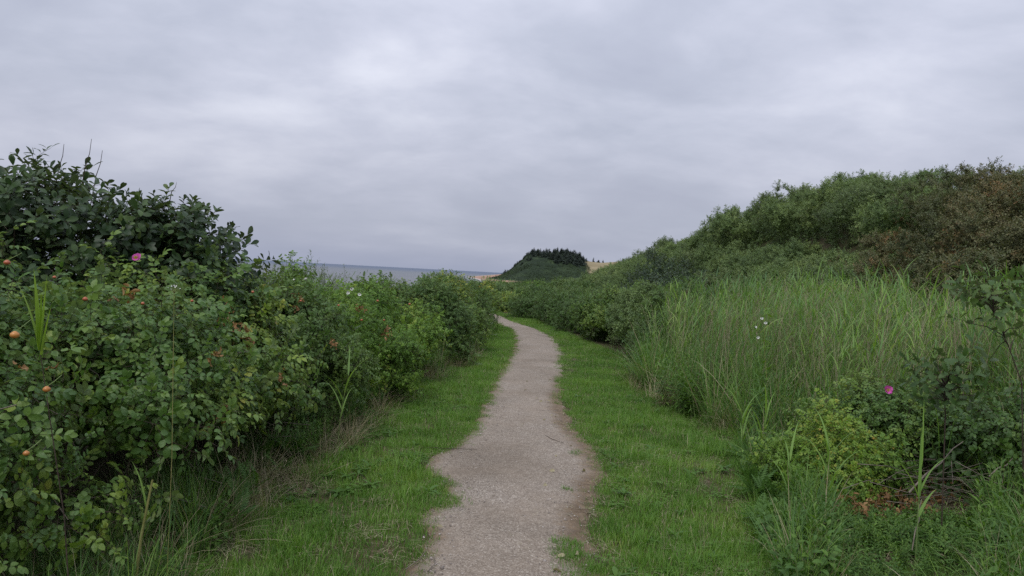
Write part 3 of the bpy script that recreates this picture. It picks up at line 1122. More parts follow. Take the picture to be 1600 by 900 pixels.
LG = 'bushes of the hedge left of the path'
RB, DB = 'rose_bush', 'broadleaf_shrub'
near_rose = bush(RB, -2.74, 2.92, .96, .92, 1.44, 'rose', 680, 1, 'large leaved rose bush with yellow orange hips, nearest the camera at the left frame edge', 'rose bush', LG, .92, (.1, .95), 280, 'rose', strays=10, rc=.22, lump=.22, zmin=.40, twigs=90)
rose2 = bush(RB, -2.75, 4.15, 1.05, .95, 1.45, 'rose', 900, 2, 'rose bush with red hips and one pink flower, below the tall dark shrub', 'rose bush', LG, .95, (.1, .95), 280, 'rose', strays=10, rc=.24, lump=.22, zmin=.62, twigs=90)
rose3 = bush(RB, -2.62, 5.55, 1.02, .95, 1.34, 'rose', 950, 3, 'rose bush with withered brown leaf clusters beside the dark shrub', 'rose bush', LG, 1.0, (.05, .9), 200, 'rose', strays=8, rc=.24, lump=.22, zmin=.50, twigs=90)
rose4 = bush(RB, -2.52, 7.05, 1.08, 1.0, 1.24, 'dark', 620, 4, 'dark green rose bush in the hedge with a deep shaded hollow', 'rose bush', LG, 1.0, (.2, .8), strays=12, lump=.24, rc=.25, zmin=.2)
rose5 = bush(RB, -2.30, 8.75, 1.05, 1.1, 1.31, 'lime', 700, 5, 'bright yellow green rose bush midway along the hedge with white bindweed on top', 'rose bush', LG, .95, (.1, .85), strays=12, lump=.24, rc=.25)
for (x, y, rx, ry, h, kd, n, lb) in (
        (-2.05, 10.7, 1.0, 1.2, 1.28, 'lime', 750, 'olive green hedge bush with orange specks after the brightest rose bush'),
        (-1.78, 12.7, 1.0, 1.2, 1.27, 'dark', 750, 'blue green hedge bush where grass blades lean against its foot'),
        (-1.55, 14.9, 1.0, 1.3, 1.28, 'roselow', 600, 'green hedge bush three short of the bend in the path'),
        (-1.47, 17.3, 1.0, 1.35, 1.32, 'dark', 600, 'rounded dark hedge bush two short of the bend in the path'),
        (-1.48, 20.0, 1.05, 1.4, 1.37, 'roselow', 600, 'tallest dark dome of the hedge at the bend in the path'),
        (-1.9, 22.6, 1.0, 1.4, 1.10, 'dark', 500, 'low last bush of the hedge overhanging the bend')):
    bush('hedge_bush', x, y, rx, ry, h, kd, n, int(y * 10), lb, 'bush', LG, 1.1, (.0, .9), strays=14, rc=.28, lump=.24)
# second row, finer leaved
for (x, y, rx, ry, h, n, lb) in (
        (-4.1, 9.0, 1.1, 1.1, 1.16, 700, 'grey green willow shrub behind the hedge beside the dark shrub'),
        (-3.95, 11.4, 1.2, 1.3, 1.45, 1000, 'tallest feathery willow shrub standing above the hedge against the sea'),
        (-3.7, 14.0, 1.2, 1.3, 1.36, 900, 'feathery willow shrub behind the middle of the hedge'),
        (-3.3, 17.0, 1.2, 1.5, 1.22, 700, 'low willow shrub behind the hedge before the bend'),
        (-3.4, 20.5, 1.3, 1.6, 1.05, 600, 'low willow shrub behind the last hedge bushes')):
    bush('willow_shrub', x, y, rx, ry, h, 'willow', n, int(y * 7), lb, 'shrub', 'willow shrubs behind the left hedge', .95, (.2, .8), strays=40, rc=.3)
bush('hedge_bush', -4.9, 4.2, 1.1, 1.2, 1.25, 'dark', 300, 53, 'low dark bush behind the nearest rose bush', 'bush', LG, 1.3)
bush('hedge_bush', -5.0, 8.0, 1.2, 1.2, 1.2, 'dark', 300, 97, 'low dark bush behind the tall dark shrub', 'bush', LG, 1.3)

big = bush(DB, -3.65, 5.75, 1.15, .9, 2.22, 'broad', 1100, 41, 'tall dark broad leaved shrub standing against the sky behind the rose bushes', 'shrub', None, 1.0, (.05, .85), 280, 'broad', strays=16, lump=.12, inner=.3, base=.6, zmin=.5, stems=9, twigs=110, rc=.3)
small = bush(DB, -2.72, 5.85, .64, .6, 1.98, 'broad', 560, 43, 'narrower dark broad leaved shrub with open twiggy crown reaching towards the sea', 'shrub', None, .92, (.05, .85), 240, 'broad', strays=3, lump=.1, inner=.3, base=.65, zmin=.6, stems=7, twigs=70, rc=.2)
for root, sd in ((near_rose, 1), (rose2, 2), (rose3, 3)):
    r = np.random.default_rng(90 + sd)
    g = Geo()
    for _ in range(46):
        p = np.array([r.uniform(.1, .95), r.uniform(-.9, .5), r.uniform(.15, 1.0)])
        a = r.uniform(0, 6.28)
        d = np.array([math.cos(a), math.sin(a) * .5, r.uniform(-.3, .9)]) * r.uniform(.08, .25)
        tube(g, [p - d, p + r.normal(0, .025, 3), p + d * .6 + r.normal(0, .02, 3), p + d], .0026, .001, 4)
    link('dead_twigs', g.mesh('dead_twigs', [MAT['paletwig']]), root)['kind'] = 'stuff'
# bare shoots above the dark shrub
for k, (a, b) in enumerate((((133, 262), (143, 217)), ((92, 262), (100, 225)), ((150, 275), (160, 235)), ((268, 300), (276, 285)))):
    g = Geo()
    p, q = np.array(at(*a, 5.8)), np.array(at(*b, 5.8))
    o_ = np.array(big.location)
    tube(g, [p - o_ - (0.05, 0, .35), p - o_, (p + q) / 2 - o_ + (.01, 0, .0), q - o_], .004, .0016, 4)
    link('bare_shoot', g.mesh('bare_shoot', [MAT['bark']]), big)

# ------------------------------------------------------------------ right hedge at the bend
RG = 'bushes of the hedge right of the path'
for (x, y, rx, ry, h, kd, n, t_, lb) in (
        (3.45, 13.9, 1.1, 1.2, 1.38, 'dark', 600, (.0, .6), 'dark hedge bush where the reeds begin'),
        (3.15, 16.1, 1.15, 1.3, 1.42, 'bank', 600, (.0, .55), 'mottled brown green hedge bush beside the reeds'),
        (2.85, 18.6, 1.15, 1.4, 1.30, 'roselow', 600, (.0, .5), 'dark bush in the middle of the hedge facing the bend'),
        (2.45, 21.2, 1.15, 1.5, 1.12, 'dark', 550, (.0, .55), 'blue green bush in the hedge before the path bends'),
        (2.0, 24.0, 1.2, 1.5, 1.05, 'dark', 550, (.0, .5), 'deep green bush at the outer side of the bend'),
        (1.3, 27.0, 1.2, 1.6, 1.0, 'dark', 550, (.0, .5), 'last dark bush of the hedge where the path disappears')):
    bush('hedge_bush', x, y, rx, ry, h, kd, n, int(y * 11), lb, 'bush', RG, 1.15, t_, strays=14, rc=.32, lump=.24)
for (x, y, rx, ry, h, kd, n, lb) in (
        (5.3, 16.0, 1.3, 1.4, 1.45, 'bank', 500, 'leafy shrub rising over the hedge beside the reed tops'),
        (4.7, 19.0, 1.4, 1.5, 1.40, 'lime', 600, 'yellow green shrub showing over the hedge between dark ones'),
        (4.9, 23.0, 1.6, 1.9, 1.75, 'broad', 900, 'dark shrub standing above the hedge left of the reed tops'),
        (4.4, 27.0, 1.6, 1.9, 1.2, 'dark', 650, 'dark shrub behind the hedge under the distant field'),
        (3.6, 31.5, 1.7, 2.2, 1.05, 'bank', 600, 'green shrub beyond the bend on the inland side'),
        (6.6, 31.0, 1.9, 2.4, 2.45, 'broad', 900, 'tall dark shrub at the low end of the bank'),
        (6.6, 38.0, 2.0, 2.6, 2.15, 'bank', 700, 'grey green shrub beside the tall dark one at the bank end')):
    bush('hillside_shrub', x, y, rx, ry, h, kd, n, int(y * 17 + x), lb, 'shrub', 'shrubs between the hedge and the bank', 1.25, (.0, .6), strays=20, rc=.4)

# ------------------------------------------------------------------ the bank and its shrubs
k = 0
NEARBANK = []
yy = 13.5
while yy < 125:
    step = 2.5 + max(0, yy - 20) * .045
    for row, xb in enumerate((8.3, 10.4, 12.5, 14.6, 17.0)):
        x = xb + rnd(-.5, .5)
        y = yy + rnd(-.6, .6) + (row % 2) * step * .5
        if x / y > .82: continue
        if xb > 16 and y > 60: continue
        sl = x / y
        crestz = float(CREST(y))
        h = rnd(1.6, 2.3) if row < 3 else rnd(1.5, 2.1)
        r_ = rnd(1.45, 1.85) + max(0, y - 30) * .012
        n = int(np.clip(620 - y * 4, 220, 560))
        sc = 1.2 + max(0, y - 20) * .02
        if sl > .47 and row in (0, 1, 2) and not (row == 2 and sl < .56):
            kd, lb, gp = 'russet', 'russet brown shrub on the bank behind the reeds at the right', 'russet shrubs on the bank'
        elif row >= 3:
            kd, lb, gp = ('bank', 'green shrub on the skyline of the bank behind the reeds', 'skyline shrubs on the bank') if y < 45 else ('bank', 'small looking shrub on the far low end of the bank skyline', 'far skyline shrubs on the bank')
        else:
            kd = 'bank' if rnd() < .7 else 'greywillow'
            hue, far = ('dull green', 'pale grey green')[kd == 'greywillow'], y > 45
            lb = hue + (' shrub on the far end of the bank towards the headland' if far else ' shrub on the slope of the bank behind the reeds')
            gp = hue + (' shrubs at the far end of the bank' if far else ' shrubs on the slope of the bank')
        ob = bush('hillside_shrub', x, y, r_, r_ * 1.1, h, kd, n, 1000 + k, lb, 'shrub', gp, sc, (.0, .8) if rnd() < .4 else (.15, .95), strays=int(n * .06), lump=.12, stems=4, twigs=8, rc=.5)
        if y < 45: NEARBANK.append((row, kd, sl, ob))
        k += 1
    yy += step

ORD = 'first second third fourth fifth sixth seventh eighth ninth tenth eleventh twelfth thirteenth fourteenth fifteenth'.split()
ROWN = ['row just behind the reeds', 'second row up the near bank', 'middle row of the near bank', 'skyline row of the near bank', 'back row of the near bank']
HUE = dict(bank='dull green', greywillow='pale grey green', russet='russet brown')
for row in range(5):
    for kd in HUE:
        sel = sorted((q for q in NEARBANK if q[0] == row and q[1] == kd), key=lambda q: q[2])
        for i, q in enumerate(sel):
            q[3]['label'] = '%s%s shrub from the left in the %s' % ('' if len(sel) == 1 else ORD[i] + ' ', HUE[kd], ROWN[row]) if len(sel) > 1 else 'only %s shrub in the %s' % (HUE[kd], ROWN[row])

# ------------------------------------------------------------------ bushes and scrub between the bend and the beach
for (px, Y, r_, h, kd, lb) in (
        (800, 31, 1.1, .55, 'roselow', 'low bright green bush straight beyond the bend'),
        (835, 33, 1.3, .7, 'dark', 'dark low bush beyond the bend beside the bright one'),
        (780, 37, 1.5, .75, 'bank', 'light green bush peeping past the last hedge bush'),
        (860, 40, 1.9, .9, 'bank', 'olive bush in the hollow under the headland trees'),
        (815, 46, 2.0, .85, 'dark', 'dark bush in the dip before the beach'),
        (770, 50, 2.0, 1.0, 'roselow', 'mid green bush beside the hedge end towards the beach'),
        (895, 50, 2.3, 1.3, 'dark', 'dark bush under the headland slope on the inland side'),
        (850, 62, 2.4, 1.2, 'lime', 'light green bush farther along towards the beach'),
        (790, 66, 2.5, 1.1, 'bank', 'greyish bush nearest the orange beach'),
        (925, 66, 2.6, 1.9, 'bank', 'grey green bush below the pale distant field')):
    p = at(px, 450, Y)
    bush('coastal_bush', p.x, Y, r_, r_ * 1.1, h, kd, 420, int(px + Y), lb, 'bush', 'bushes between the bend and the beach', 1.25 + Y * .012, (.0, .7), strays=10, rc=.4)

n = 5200
Y = 32 + 330 * rng.uniform(size=n) ** 1.8
X = rng.uniform(-.06, .22, n) * Y + rng.normal(0, 3, n)
zg = H(X, Y)
ok = (zg > -3.2) & (X - COAST(Y) > 14) & (Y > 33)
X, Y, zg = X[ok], Y[ok], zg[ok]
scatter('coastal_scrub', G_['scrubby'], np.stack([X, Y, zg - .1], -1), rng.normal(0, .5, (len(X), 3)) + [0, 0, 1.0],
        rng.uniform(1.0, 2.0, len(X)) * (1 + Y * .013), .45 + .35 * lumps(X, Y, .12) + rng.normal(0, .12, len(X)), label='low green scrub covering the ground towards the beach')
# the headland: scrub in patches
n = 9000
X, Y = rng.uniform(-32, 95, n), rng.uniform(522, 640, n)
zg = HH(X, Y)
ok = (zg > -3.2) & ~((X > 60) & (zg > 2.0)) & (lumps(X, Y, .13) + rng.normal(0, .3, n) > -.15)
X, Y, zg = X[ok], Y[ok], zg[ok]
SCR = scatter('headland_scrub', G_['scrubby'], np.stack([X, Y, zg - .3], -1), rng.normal(0, .5, (len(X), 3)) + [0, 0, 1.0],
        rng.uniform(4, 9, len(X)), .28 + .55 * lumps(X, Y, .09, 3) - .55 * sstep(0, 7, zg) * (1 - sstep(14, 26, X) * (1 - sstep(9, 13, zg))) + rng.normal(0, .1, len(X)), label='dark scrub in patches on the headland slope')


def conifer_geo(h, seed, w=.3):
    r = np.random.default_rng(seed)
    g = Geo()
    lv = int(h * 2.4)
    for i in range(lv):
        t = .08 + .9 * i / lv
        z, rr = h * t, h * w * (1 - t) ** .8 * r.uniform(.75, 1.15)
        nb = 7
        for kk in range(nb):
            a = r.uniform(0, 6.28)
            ln = rr * r.uniform(.6, 1.15) + .15
            d = np.array([math.cos(a), math.sin(a), r.uniform(-.25, .3)])
            leaf(g, frame((0, 0, z), d), ln, ln * .55 + .1, 'lance', -.5, r.uniform(.1, .4), 0, r.uniform(0, .8), True)
    leaf(g, frame((0, 0, h * .9), (0.05, 0, 1), (0, 1, 0)), h * .13, .15, 'lance', 0, 0, 0, .3, True)
    return g


cm, tmz = [], []
for s_ in range(4):
    g = conifer_geo(6.0, s_ + 3, (.42, .62, .36, .75)[s_])
    cm.append(g.mesh('crown', [MAT['conifer']], False))
g = Geo(); tube(g, [(0, 0, -.5), (0, 0, 3), (0, 0, 5.6)], .16, .04, 5)
tm_ = g.mesh('trunk', [MAT['bark']])
k = 0
for px, Yq, s_ in [(rnd(803, 868), rnd(590, 632), rnd(.28, .5)) for _ in range(46)]:
    p = at(px, 430, Yq)
    zg_ = float(HH(p.x, Yq))
    if zg_ < 1.5: continue
    o = empty('stunted_conifer', (p.x, Yq, zg_ - .3), 'small dark stunted conifer on the seaward slope below the headland wood', 'tree', 'stunted conifers on the headland slope')
    o.scale = (s_ * 1.7, s_ * 1.7, s_)
    o.rotation_euler.z = rnd(0, 6)
    link('crown', cm[k % 4], o)['tint'] = rnd(.2, .9)
    link('trunk', tm_, o)
    k += 1
for row, Yr in enumerate((578, 588, 598, 608, 618, 628, 638)):
    for px in np.arange(820, 912, 4.6):
        px_ = px + rnd(-2, 2)
        Yq = Yr + rnd(-4, 4)
        p = at(px_, 430, Yq)
        if px_ < (862, 856, 842, 834, 828, 822, 822)[row]: continue
        if px_ > 905 and row > 3: continue
        zg_ = float(HH(p.x, Yq))
        o = empty('conifer', (p.x, Yq, zg_ - .3), 'dark conifer of the front ranks on the inland slope of the headland' if row < 4 else 'dark conifer on the skyline of the headland wood', 'tree', 'front ranks of the headland wood' if row < 4 else 'skyline of the headland wood')
        s_ = rnd(.5, 1.2) * (1.0 - .35 * max(0, (835 - px_) / 15))
        o.scale = (s_ * rnd(.9, 1.3), s_ * rnd(.9, 1.3), s_)
        o.rotation_euler.z = rnd(0, 6)
        o.rotation_euler.x = rnd(-.08, .08)
        link('crown', cm[k % 4], o)['tint'] = rnd(0, .9)
        link('trunk', tm_, o)
        k += 1
for px, s_, lb in ((910, .95, 'wind bent conifer at the inland end of the headland stand'), (915, .7, 'small lone conifer just beside the headland stand'), (926, .85, 'broad lone conifer on the pale field edge'),
                   (934, .55, 'tiny conifer between two larger ones on the field edge'), (941, .6, 'small pointed conifer on the skyline of the field'),
                   (789, .65, 'small tree halfway down the seaward edge of the headland'), (775, .5, 'lowest small tree at the seaward foot of the headland'), (822, .7, 'small tree at the top of the seaward slope')):
    Yq = 628
    p = at(px, 430, Yq)
    o = empty('conifer', (p.x, Yq, float(HH(p.x, Yq)) - .3), lb, 'tree', 'lone trees on the headland')
    o.scale = (s_ * 1.2, s_ * 1.2, s_)
    o.rotation_euler.z = rnd(0, 6)
    link('crown', cm[k % 4], o)['tint'] = rnd(0, .6)
    link('trunk', tm_, o)
    k += 1

# ------------------------------------------------------------------ grass
def field(n, y0, y1, x0, x1, power=1.0):
    Y = y0 + (y1 - y0) * rng.uniform(size=n) ** power
    X = rng.uniform(x0, x1, n)
    return X, Y


def lay(name, gk, X, Y, scl, tint, label, dirs=None, dz=0.0, kind='stuff', parent=None, roll=None):
    P = np.stack([X, Y, H(X, Y) + dz], -1)
    return scatter(name, G_[gk], P, dirs, scl, tint, parent, kind, label=label, roll=roll)


def wob(X, Y): return .10 * lumps(X, Y, 7, 3) + .09 * lumps(X, Y, 24, 5)


def mow(X, Y): return lumps(X, Y, 2.6, 6) * .5 + lumps(X, Y, 6.5, 2) * .5


# the mown verges on both sides
X, Y = field(30000, 2.4, 31, -3.2, 3.4, 1.35)
Lok = (X > HEDGE(Y) - .25) & (X < PL(Y) + wob(X, Y) - .02)
Rok = (X > PR(Y) + wob(X, Y) + .02) & (X < WEED(Y) + .3)
dryp = mow(X + 3, Y * 1.2)
ok = (Lok | Rok) & (rng.uniform(size=len(X)) > np.clip(dryp * 2.8 - .32, 0, .94))
X, Y = X[ok], Y[ok]
lay('lawn_grass', 'lawn', X, Y, rng.uniform(.75, 1.35, len(X)) * (1 + .02 * Y), .47 + .62 * mow(X, Y) + rng.normal(0, .13, len(X)), 'short green grass of the verges beside the path')
X, Y = field(9000, 2.4, 26, -3.2, 3.4, 1.5)
Lok = (X > HEDGE(Y) - .25) & (X < PL(Y) - .10)
Rok = (X > PR(Y) + .25) & (X < WEED(Y) + .3)
ok = (Lok | Rok) & (mow(X * 1.3, Y) + rng.normal(0, .25, len(X)) > -.02)
X, Y = X[ok], Y[ok]
lay('tufted_grass', 'lawnlong', X, Y, rng.uniform(.6, 1.2, len(X)) * (1 + .55 * np.clip(lumps(X, Y, 3.4, 41), 0, 1)), .55 + .5 * mow(X, Y) + rng.normal(0, .12, len(X)), 'longer bright tufts of grass in the verges')
X, Y = field(1800, 2.4, 9, -3.2, 3.0, 1.2)
ok = (((X > HEDGE(Y)) & (X < PL(Y) - .0)) | ((X > PR(Y) + .05) & (X < WEED(Y)))) & (lumps(X, Y, 3.3, 9) > .3)
X, Y = X[ok], Y[ok]
lay('clover', 'clover', X, Y, rng.uniform(.6, 1.1, len(X)), rng.uniform(.2, .6, len(X)), 'patches of clover low in the grass verges')
X, Y = field(26000, 2.4, 22, -1.6, 1.9, 1.3)
d1, d2 = X - PR(Y), PL(Y) - X
f = np.where(np.abs(d1) < np.abs(d2), d1, d2)
ok = (f > -.24) & (f < .12) & (rng.uniform(size=len(X)) < np.clip(.62 + f * 2.6, .05, 1) * (.45 + 1.3 * lumps(X, Y, 5, 4)))
X, Y, f = X[ok], Y[ok], f[ok]
lay('rim_grass', 'lawn', X, Y, rng.uniform(.35, .9, len(X)) * np.clip(1 + f * 3, .5, 1.2), .42 + .4 * mow(X, Y) + rng.normal(0, .15, len(X)), 'ragged grass creeping over the rims of the path', dz=.012)
X, Y = field(5200, 2.4, 24, -3.2, 3.4, 1.4)
Lok = (X > HEDGE(Y) - .1) & (X < PL(Y) - .05)
Rok = (X > PR(Y) + .05) & (X < WEED(Y) + .2)
ok = (Lok | Rok) & (mow(X + 3, Y * 1.2) + rng.normal(0, .12, len(X)) > .12)
X, Y = X[ok], Y[ok]
lay('thatch', 'litter', X, Y, rng.uniform(.5, 1.0, len(X)), rng.uniform(.1, .8, len(X)), 'dead brownish patches in the grass verges', dz=.02)
X, Y = field(520, 2.6, 16, -3.0, 3.2, 1.3)
ok = (((X > HEDGE(Y)) & (X < PL(Y) - .2)) | ((X > PR(Y) + .3) & (X < WEED(Y) + .2))) & (lumps(X, Y, 1.6, 23) > -.05)
X, Y = X[ok], Y[ok]
lay('seed_stalks', 'seedstalk', X, Y, rng.uniform(.5, 1.1, len(X)), rng.uniform(.1, .8, len(X)), 'thin grass stalks with seed heads over the verges')
X, Y = field(700, 2.6, 10, -3.0, 3.0, 1.3)
ok = (((X > HEDGE(Y)) & (X < PL(Y) - .05)) | ((X > PR(Y) + .05) & (X < WEED(Y)))) & (lumps(X, Y, 2.4, 17) > .1)
X, Y = X[ok], Y[ok]
lay('plantain', 'rosette', X, Y, rng.uniform(.5, 1.1, len(X)), rng.uniform(.1, .7, len(X)), 'broad leaved plantain rosettes low in the verges', dz=.015)
X, Y = field(420, 2.4, 12, -1.2, 1.6, 1.2)
ok = (X > PL(Y) + .02) & (X < PR(Y) - .02) & ((np.abs(X - PR(Y)) < .4) | (rng.uniform(size=len(X)) < .25))
X, Y = X[ok], Y[ok]
lay('path_litter', 'crumbs', X, Y, rng.uniform(.5, 1.2, len(X)), rng.uniform(0, .5, len(X)), 'scattered bits of dead leaf and straw on the gravel', dz=.03)
# dry litter at the rims of the path and hedge foot
X, Y = field(6000, 2.4, 20, -3.0, 3.2, 1.3)
d1 = np.abs(X - PR(Y)) ; d2 = np.abs(X - PL(Y))
ok = ((d1 < .14) | (d2 < .06) | ((X < HEDGE(Y) + .35) & (X > HEDGE(Y) - .5)) | ((X > WEED(Y) - .2) & (X < WEED(Y) + .3))) & (rng.uniform(size=len(X)) < .55)
X, Y = X[ok], Y[ok]
lay('straw_litter', 'litter', X, Y, rng.uniform(.6, 1.2, len(X)), rng.uniform(.1, .9, len(X)), 'dead straw lying along the path rims', dz=.008)
# bare gravel stones
X, Y = field(9000, 2.4, 9, -1.2, 1.6, 1.2)
ok = (X > PL(Y)) & (X < PR(Y))
X, Y = X[ok], Y[ok]
lay('gravel', 'pebble', X, Y, rng.gamma(2.0, .0022, len(X)) + .0025, rng.beta(2, 3, len(X)), 'loose small stones on the path', dz=.022)
# plants standing in the path
for (px, py, rr, nn, lb) in ((884, 862, .085, 50, 'patch of grass growing in the gravel by the bottom frame edge'), (883, 768, .025, 5, 'small tuft of grass in the gravel at the path rim'),
                             (900, 712, .03, 6, 'small grass tuft on the sandy rim of the path'), (900, 893, .13, 60, 'ragged grass growing into the path corner'), (868, 632, .02, 3, 'tiny tuft far along the path rim')):
    cx, cy = ground_xy(px, py)
    a, q = rng.uniform(0, 6.28, nn), rr * np.sqrt(rng.uniform(size=nn))
    g = Geo()
    for qx, qy in zip(q * np.cos(a), q * np.sin(a) * 2.2):
        for _ in range(16):
            az = rnd(0, 6.28)
            d = np.array([math.cos(az), math.sin(az), 0])
            blade(g, (qx + rnd(-.04, .04), qy + rnd(-.04, .04), -.005), d * rnd(.2, 1) + (0, 0, 1), rnd(.025, .06), .0035, rnd(.2, .9), d + (0, 0, -.6), 3, 0, rnd(.1, .7))
    o = link('grass_tuft', g.mesh('grass_tuft', [MAT['lawn']]), loc=(cx, cy, float(path_h(cx, cy))))
    o['tint'] = rnd(.2, .5)
    tag(o, lb, 'grass tuft')

# ------------------------------------------------------------------ hedge foot: long and dry grass, shoots
X, Y = field(3200, 2.2, 22, -3.4, 0, 1.5)
e = X - HEDGE(Y)
ok = (e > -.55) & (e < .12) & (lumps(X, Y, 2.0, 3) > -.1)
X, Y = X[ok], Y[ok]
lay('hedge_foot_grass', 'long', X, Y, rng.uniform(.35, .85, len(X)), rng.uniform(.05, .75, len(X)), 'long grass at the foot of the left hedge')
X, Y = field(2600, 2.2, 14, -3.4, 0, 1.4)
e = X - HEDGE(Y)
ok = (e > -.7) & (e < np.where(Y < 5, .22, .34)) & (rng.uniform(size=len(X)) < np.where(Y < 5, .85, 1)) & ((lumps(X, Y, 1.7, 8) > .12) | ((Y > 2.8) & (Y < 9.4) & (rng.uniform(size=len(X)) < .45)))
X, Y = X[ok], Y[ok]
lay('dry_grass', 'dry', X, Y, rng.uniform(.4, 1.0, len(X)) * np.where(Y < 7, 1.15, 1), rng.uniform(.0, .45, len(X)), 'brown dead grass at the foot of the left hedge',
    dirs=rng.normal(0, .35, (len(X), 3)) + [.15, -.1, 1])
X, Y = field(900, 2.2, 9, -3.2, -1.2, 1.3)
e = X - HEDGE(Y)
ok = (e > -.5) & (e < .2) & (lumps(X, Y, 2.4, 12) > .0)
X, Y = X[ok], Y[ok]
lay('hedge_foot_herbs', 'feather', X, Y, rng.uniform(.7, 1.3, len(X)), rng.uniform(.1, .6, len(X)), 'feathery herbs at the foot of the left hedge', dz=.1)

for gk, n_, sm, lb in (('weedo', 1500, .9, 'oval leaved weeds along the foot of the left hedge'), ('weedn', 500, .8, 'narrow leaved weeds along the foot of the left hedge')):
    X, Y = field(n_, 2.2, 12, -3.2, -1.0, 1.4)
    e = X - HEDGE(Y)
    ok = (e > -.6) & (e < .15) & (lumps(X, Y, 2.1, 14 + n_ % 7) > -.05)
    X, Y = X[ok], Y[ok]
    lay('hedge_foot_weeds', gk, X, Y, rng.uniform(.4, sm, len(X)), rng.uniform(.1, .8, len(X)), lb)
X, Y = field(3600, 13, 75, 7.2, 17, 1.3)
ok = (X / Y < .8)
X, Y = X[ok], Y[ok]
lay('bank_undergrowth', 'bank', X, Y, rng.uniform(1.2, 2.2, len(X)) * (1 + .012 * Y), rng.uniform(.0, .5, len(X)), 'dark undergrowth filling the gaps between the shrubs of the bank', dirs=rng.normal(0, .5, (len(X), 3)) + [0, 0, 1])

# ------------------------------------------------------------------ the reed bed
def reed_zone(X, Y):
    lo = np.interp(Y, [4.5, 6.2, 7.4, 8.2, 9.5, 11, 12.5, 14], [9, 3.9, 2.9, 2.55, 2.3, 2.15, 2.45, 3.6])
    return (X > lo + .12 * lumps(X, Y, 4)) & (X < 9.5) & (Y < 17 - .2 * X)


X, Y = field(3400, 6.0, 16.5, 2, 9.6, 1.0)
ok = reed_zone(X, Y) & (lumps(X, Y, 3.0, 21) + rng.normal(0, .25, len(X)) > -.28)
X, Y = X[ok], Y[ok]
lean = np.stack([.06 + .14 * lumps(X, Y, 1.4), .12 * lumps(Y, X, 1.7), np.ones(len(X))], -1) + rng.normal(0, .07, (len(X), 3))
edge = np.clip((X - 2.2) * .5, 0, 1)
lay('reed_bed', 'reed', X, Y, rng.uniform(.75, 1.12, len(X)) * (.82 + .2 * edge) * (1 + .10 * lumps(X, Y, 1.6, 8)), (.42 + .42 * lumps(X, Y, 1.1, 4) + rng.normal(0, .15, len(X))), 'dense bed of tall green reeds and pale dead stalks', dirs=lean, roll=rng.uniform(0, 2 * math.pi, len(X)))
X, Y = field(1700, 4.8, 15, 1.6, 7.5, 1.0)
lo = np.interp(Y, [4.5, 6.2, 7.4, 8.2, 9.5, 11, 12.5, 14], [4.2, 3.2, 2.6, 2.35, 2.1, 1.95, 2.25, 3.0])
ok = (X > lo) & (X < lo + 1.8)
X, Y = X[ok], Y[ok]
lay('tall_grass', 'long', X, Y, rng.uniform(.9, 1.6, len(X)), .35 + .3 * lumps(X, Y, 1.5, 4) + rng.normal(0, .15, len(X)), 'tall arching grass along the front of the reeds', dirs=rng.normal(0, .18, (len(X), 3)) + [-.05, -.08, 1])
X, Y = field(1500, 4.8, 13, 1.6, 8.0, 1.0)
lo = np.interp(Y, [4.5, 6.2, 7.4, 8.2, 9.5, 11, 12.5, 14], [4.0, 3.0, 2.5, 2.2, 1.95, 1.8, 2.1, 2.9])
ok = (X > lo) & (X < lo + 2.6) & (lumps(X, Y, 2.2, 33) > .02) & (Y > 6.6)
X, Y = X[ok], Y[ok]
lay('tall_herbs', 'weedn', X, Y, rng.uniform(1.0, 1.9, len(X)), .55 + .5 * lumps(X, Y, 1.2, 12), 'tall leafy herbs growing among the front of the reeds', dirs=rng.normal(0, .15, (len(X), 3)) + [0, 0, 1])
X, Y = field(900, 4.8, 15, 1.6, 7.5, 1.0)
ok = (X > lo.min()) & (X > np.interp(Y, [4.5, 6.2, 7.4, 8.2, 9.5, 11, 12.5, 14], [4.0, 3.0, 2.4, 2.2, 1.95, 1.8, 2.1, 2.9])) & (X < np.interp(Y, [4.5, 14], [5.0, 3.6]))
X, Y = X[ok], Y[ok]
lay('dry_stalks', 'dry', X, Y, rng.uniform(.7, 1.6, len(X)), rng.uniform(.2, .9, len(X)), 'dead stalks among the tall grass before the reeds', dirs=rng.normal(0, .35, (len(X), 3)) + [.1, 0, 1])

# ------------------------------------------------------------------ weeds at the right
def weedzone(X, Y, a=0.0, b=9.0):
    e = X - WEED(Y)
    return (e > a) & (e < b)


def mound(X, Y):
    """the brambles pile up towards the reeds"""
    return 0.0 * X


HEAP = ground_xy(1425, 765, .12)


def layer(name, gk, n, y0, y1, a, b, smin, smax, tint, label, thr=-9, seed=0, dz=0.0, tilt=.25, p=1.2):
    X, Y = field(n, y0, y1, 1.4, 6.5, p)
    clear = ((X - HEAP[0]) / .62) ** 2 + ((Y - HEAP[1]) / .50) ** 2 < 1
    low_ = (Y < 5.4) & (np.abs(X / Y - HEAP[0] / HEAP[1]) < .11)
    ok = weedzone(X, Y, a, b) & (lumps(X, Y, 1.8, seed) > thr) & (X / Y < .85) & ~clear
    ok &= ~(low_ & (gk in ('long', 'dry')))
    smax = np.where(low_, min(smax, .5), smax)[ok]
    smin = np.minimum(smin, smax * .8)
    X, Y = X[ok], Y[ok]
    if len(X) == 0: return
    return lay(name, gk, X, Y, rng.uniform(smin, smax, len(X)), rng.uniform(*tint, len(X)), label, dirs=rng.normal(0, tilt, (len(X), 3)) + [0, 0, 1], dz=dz)


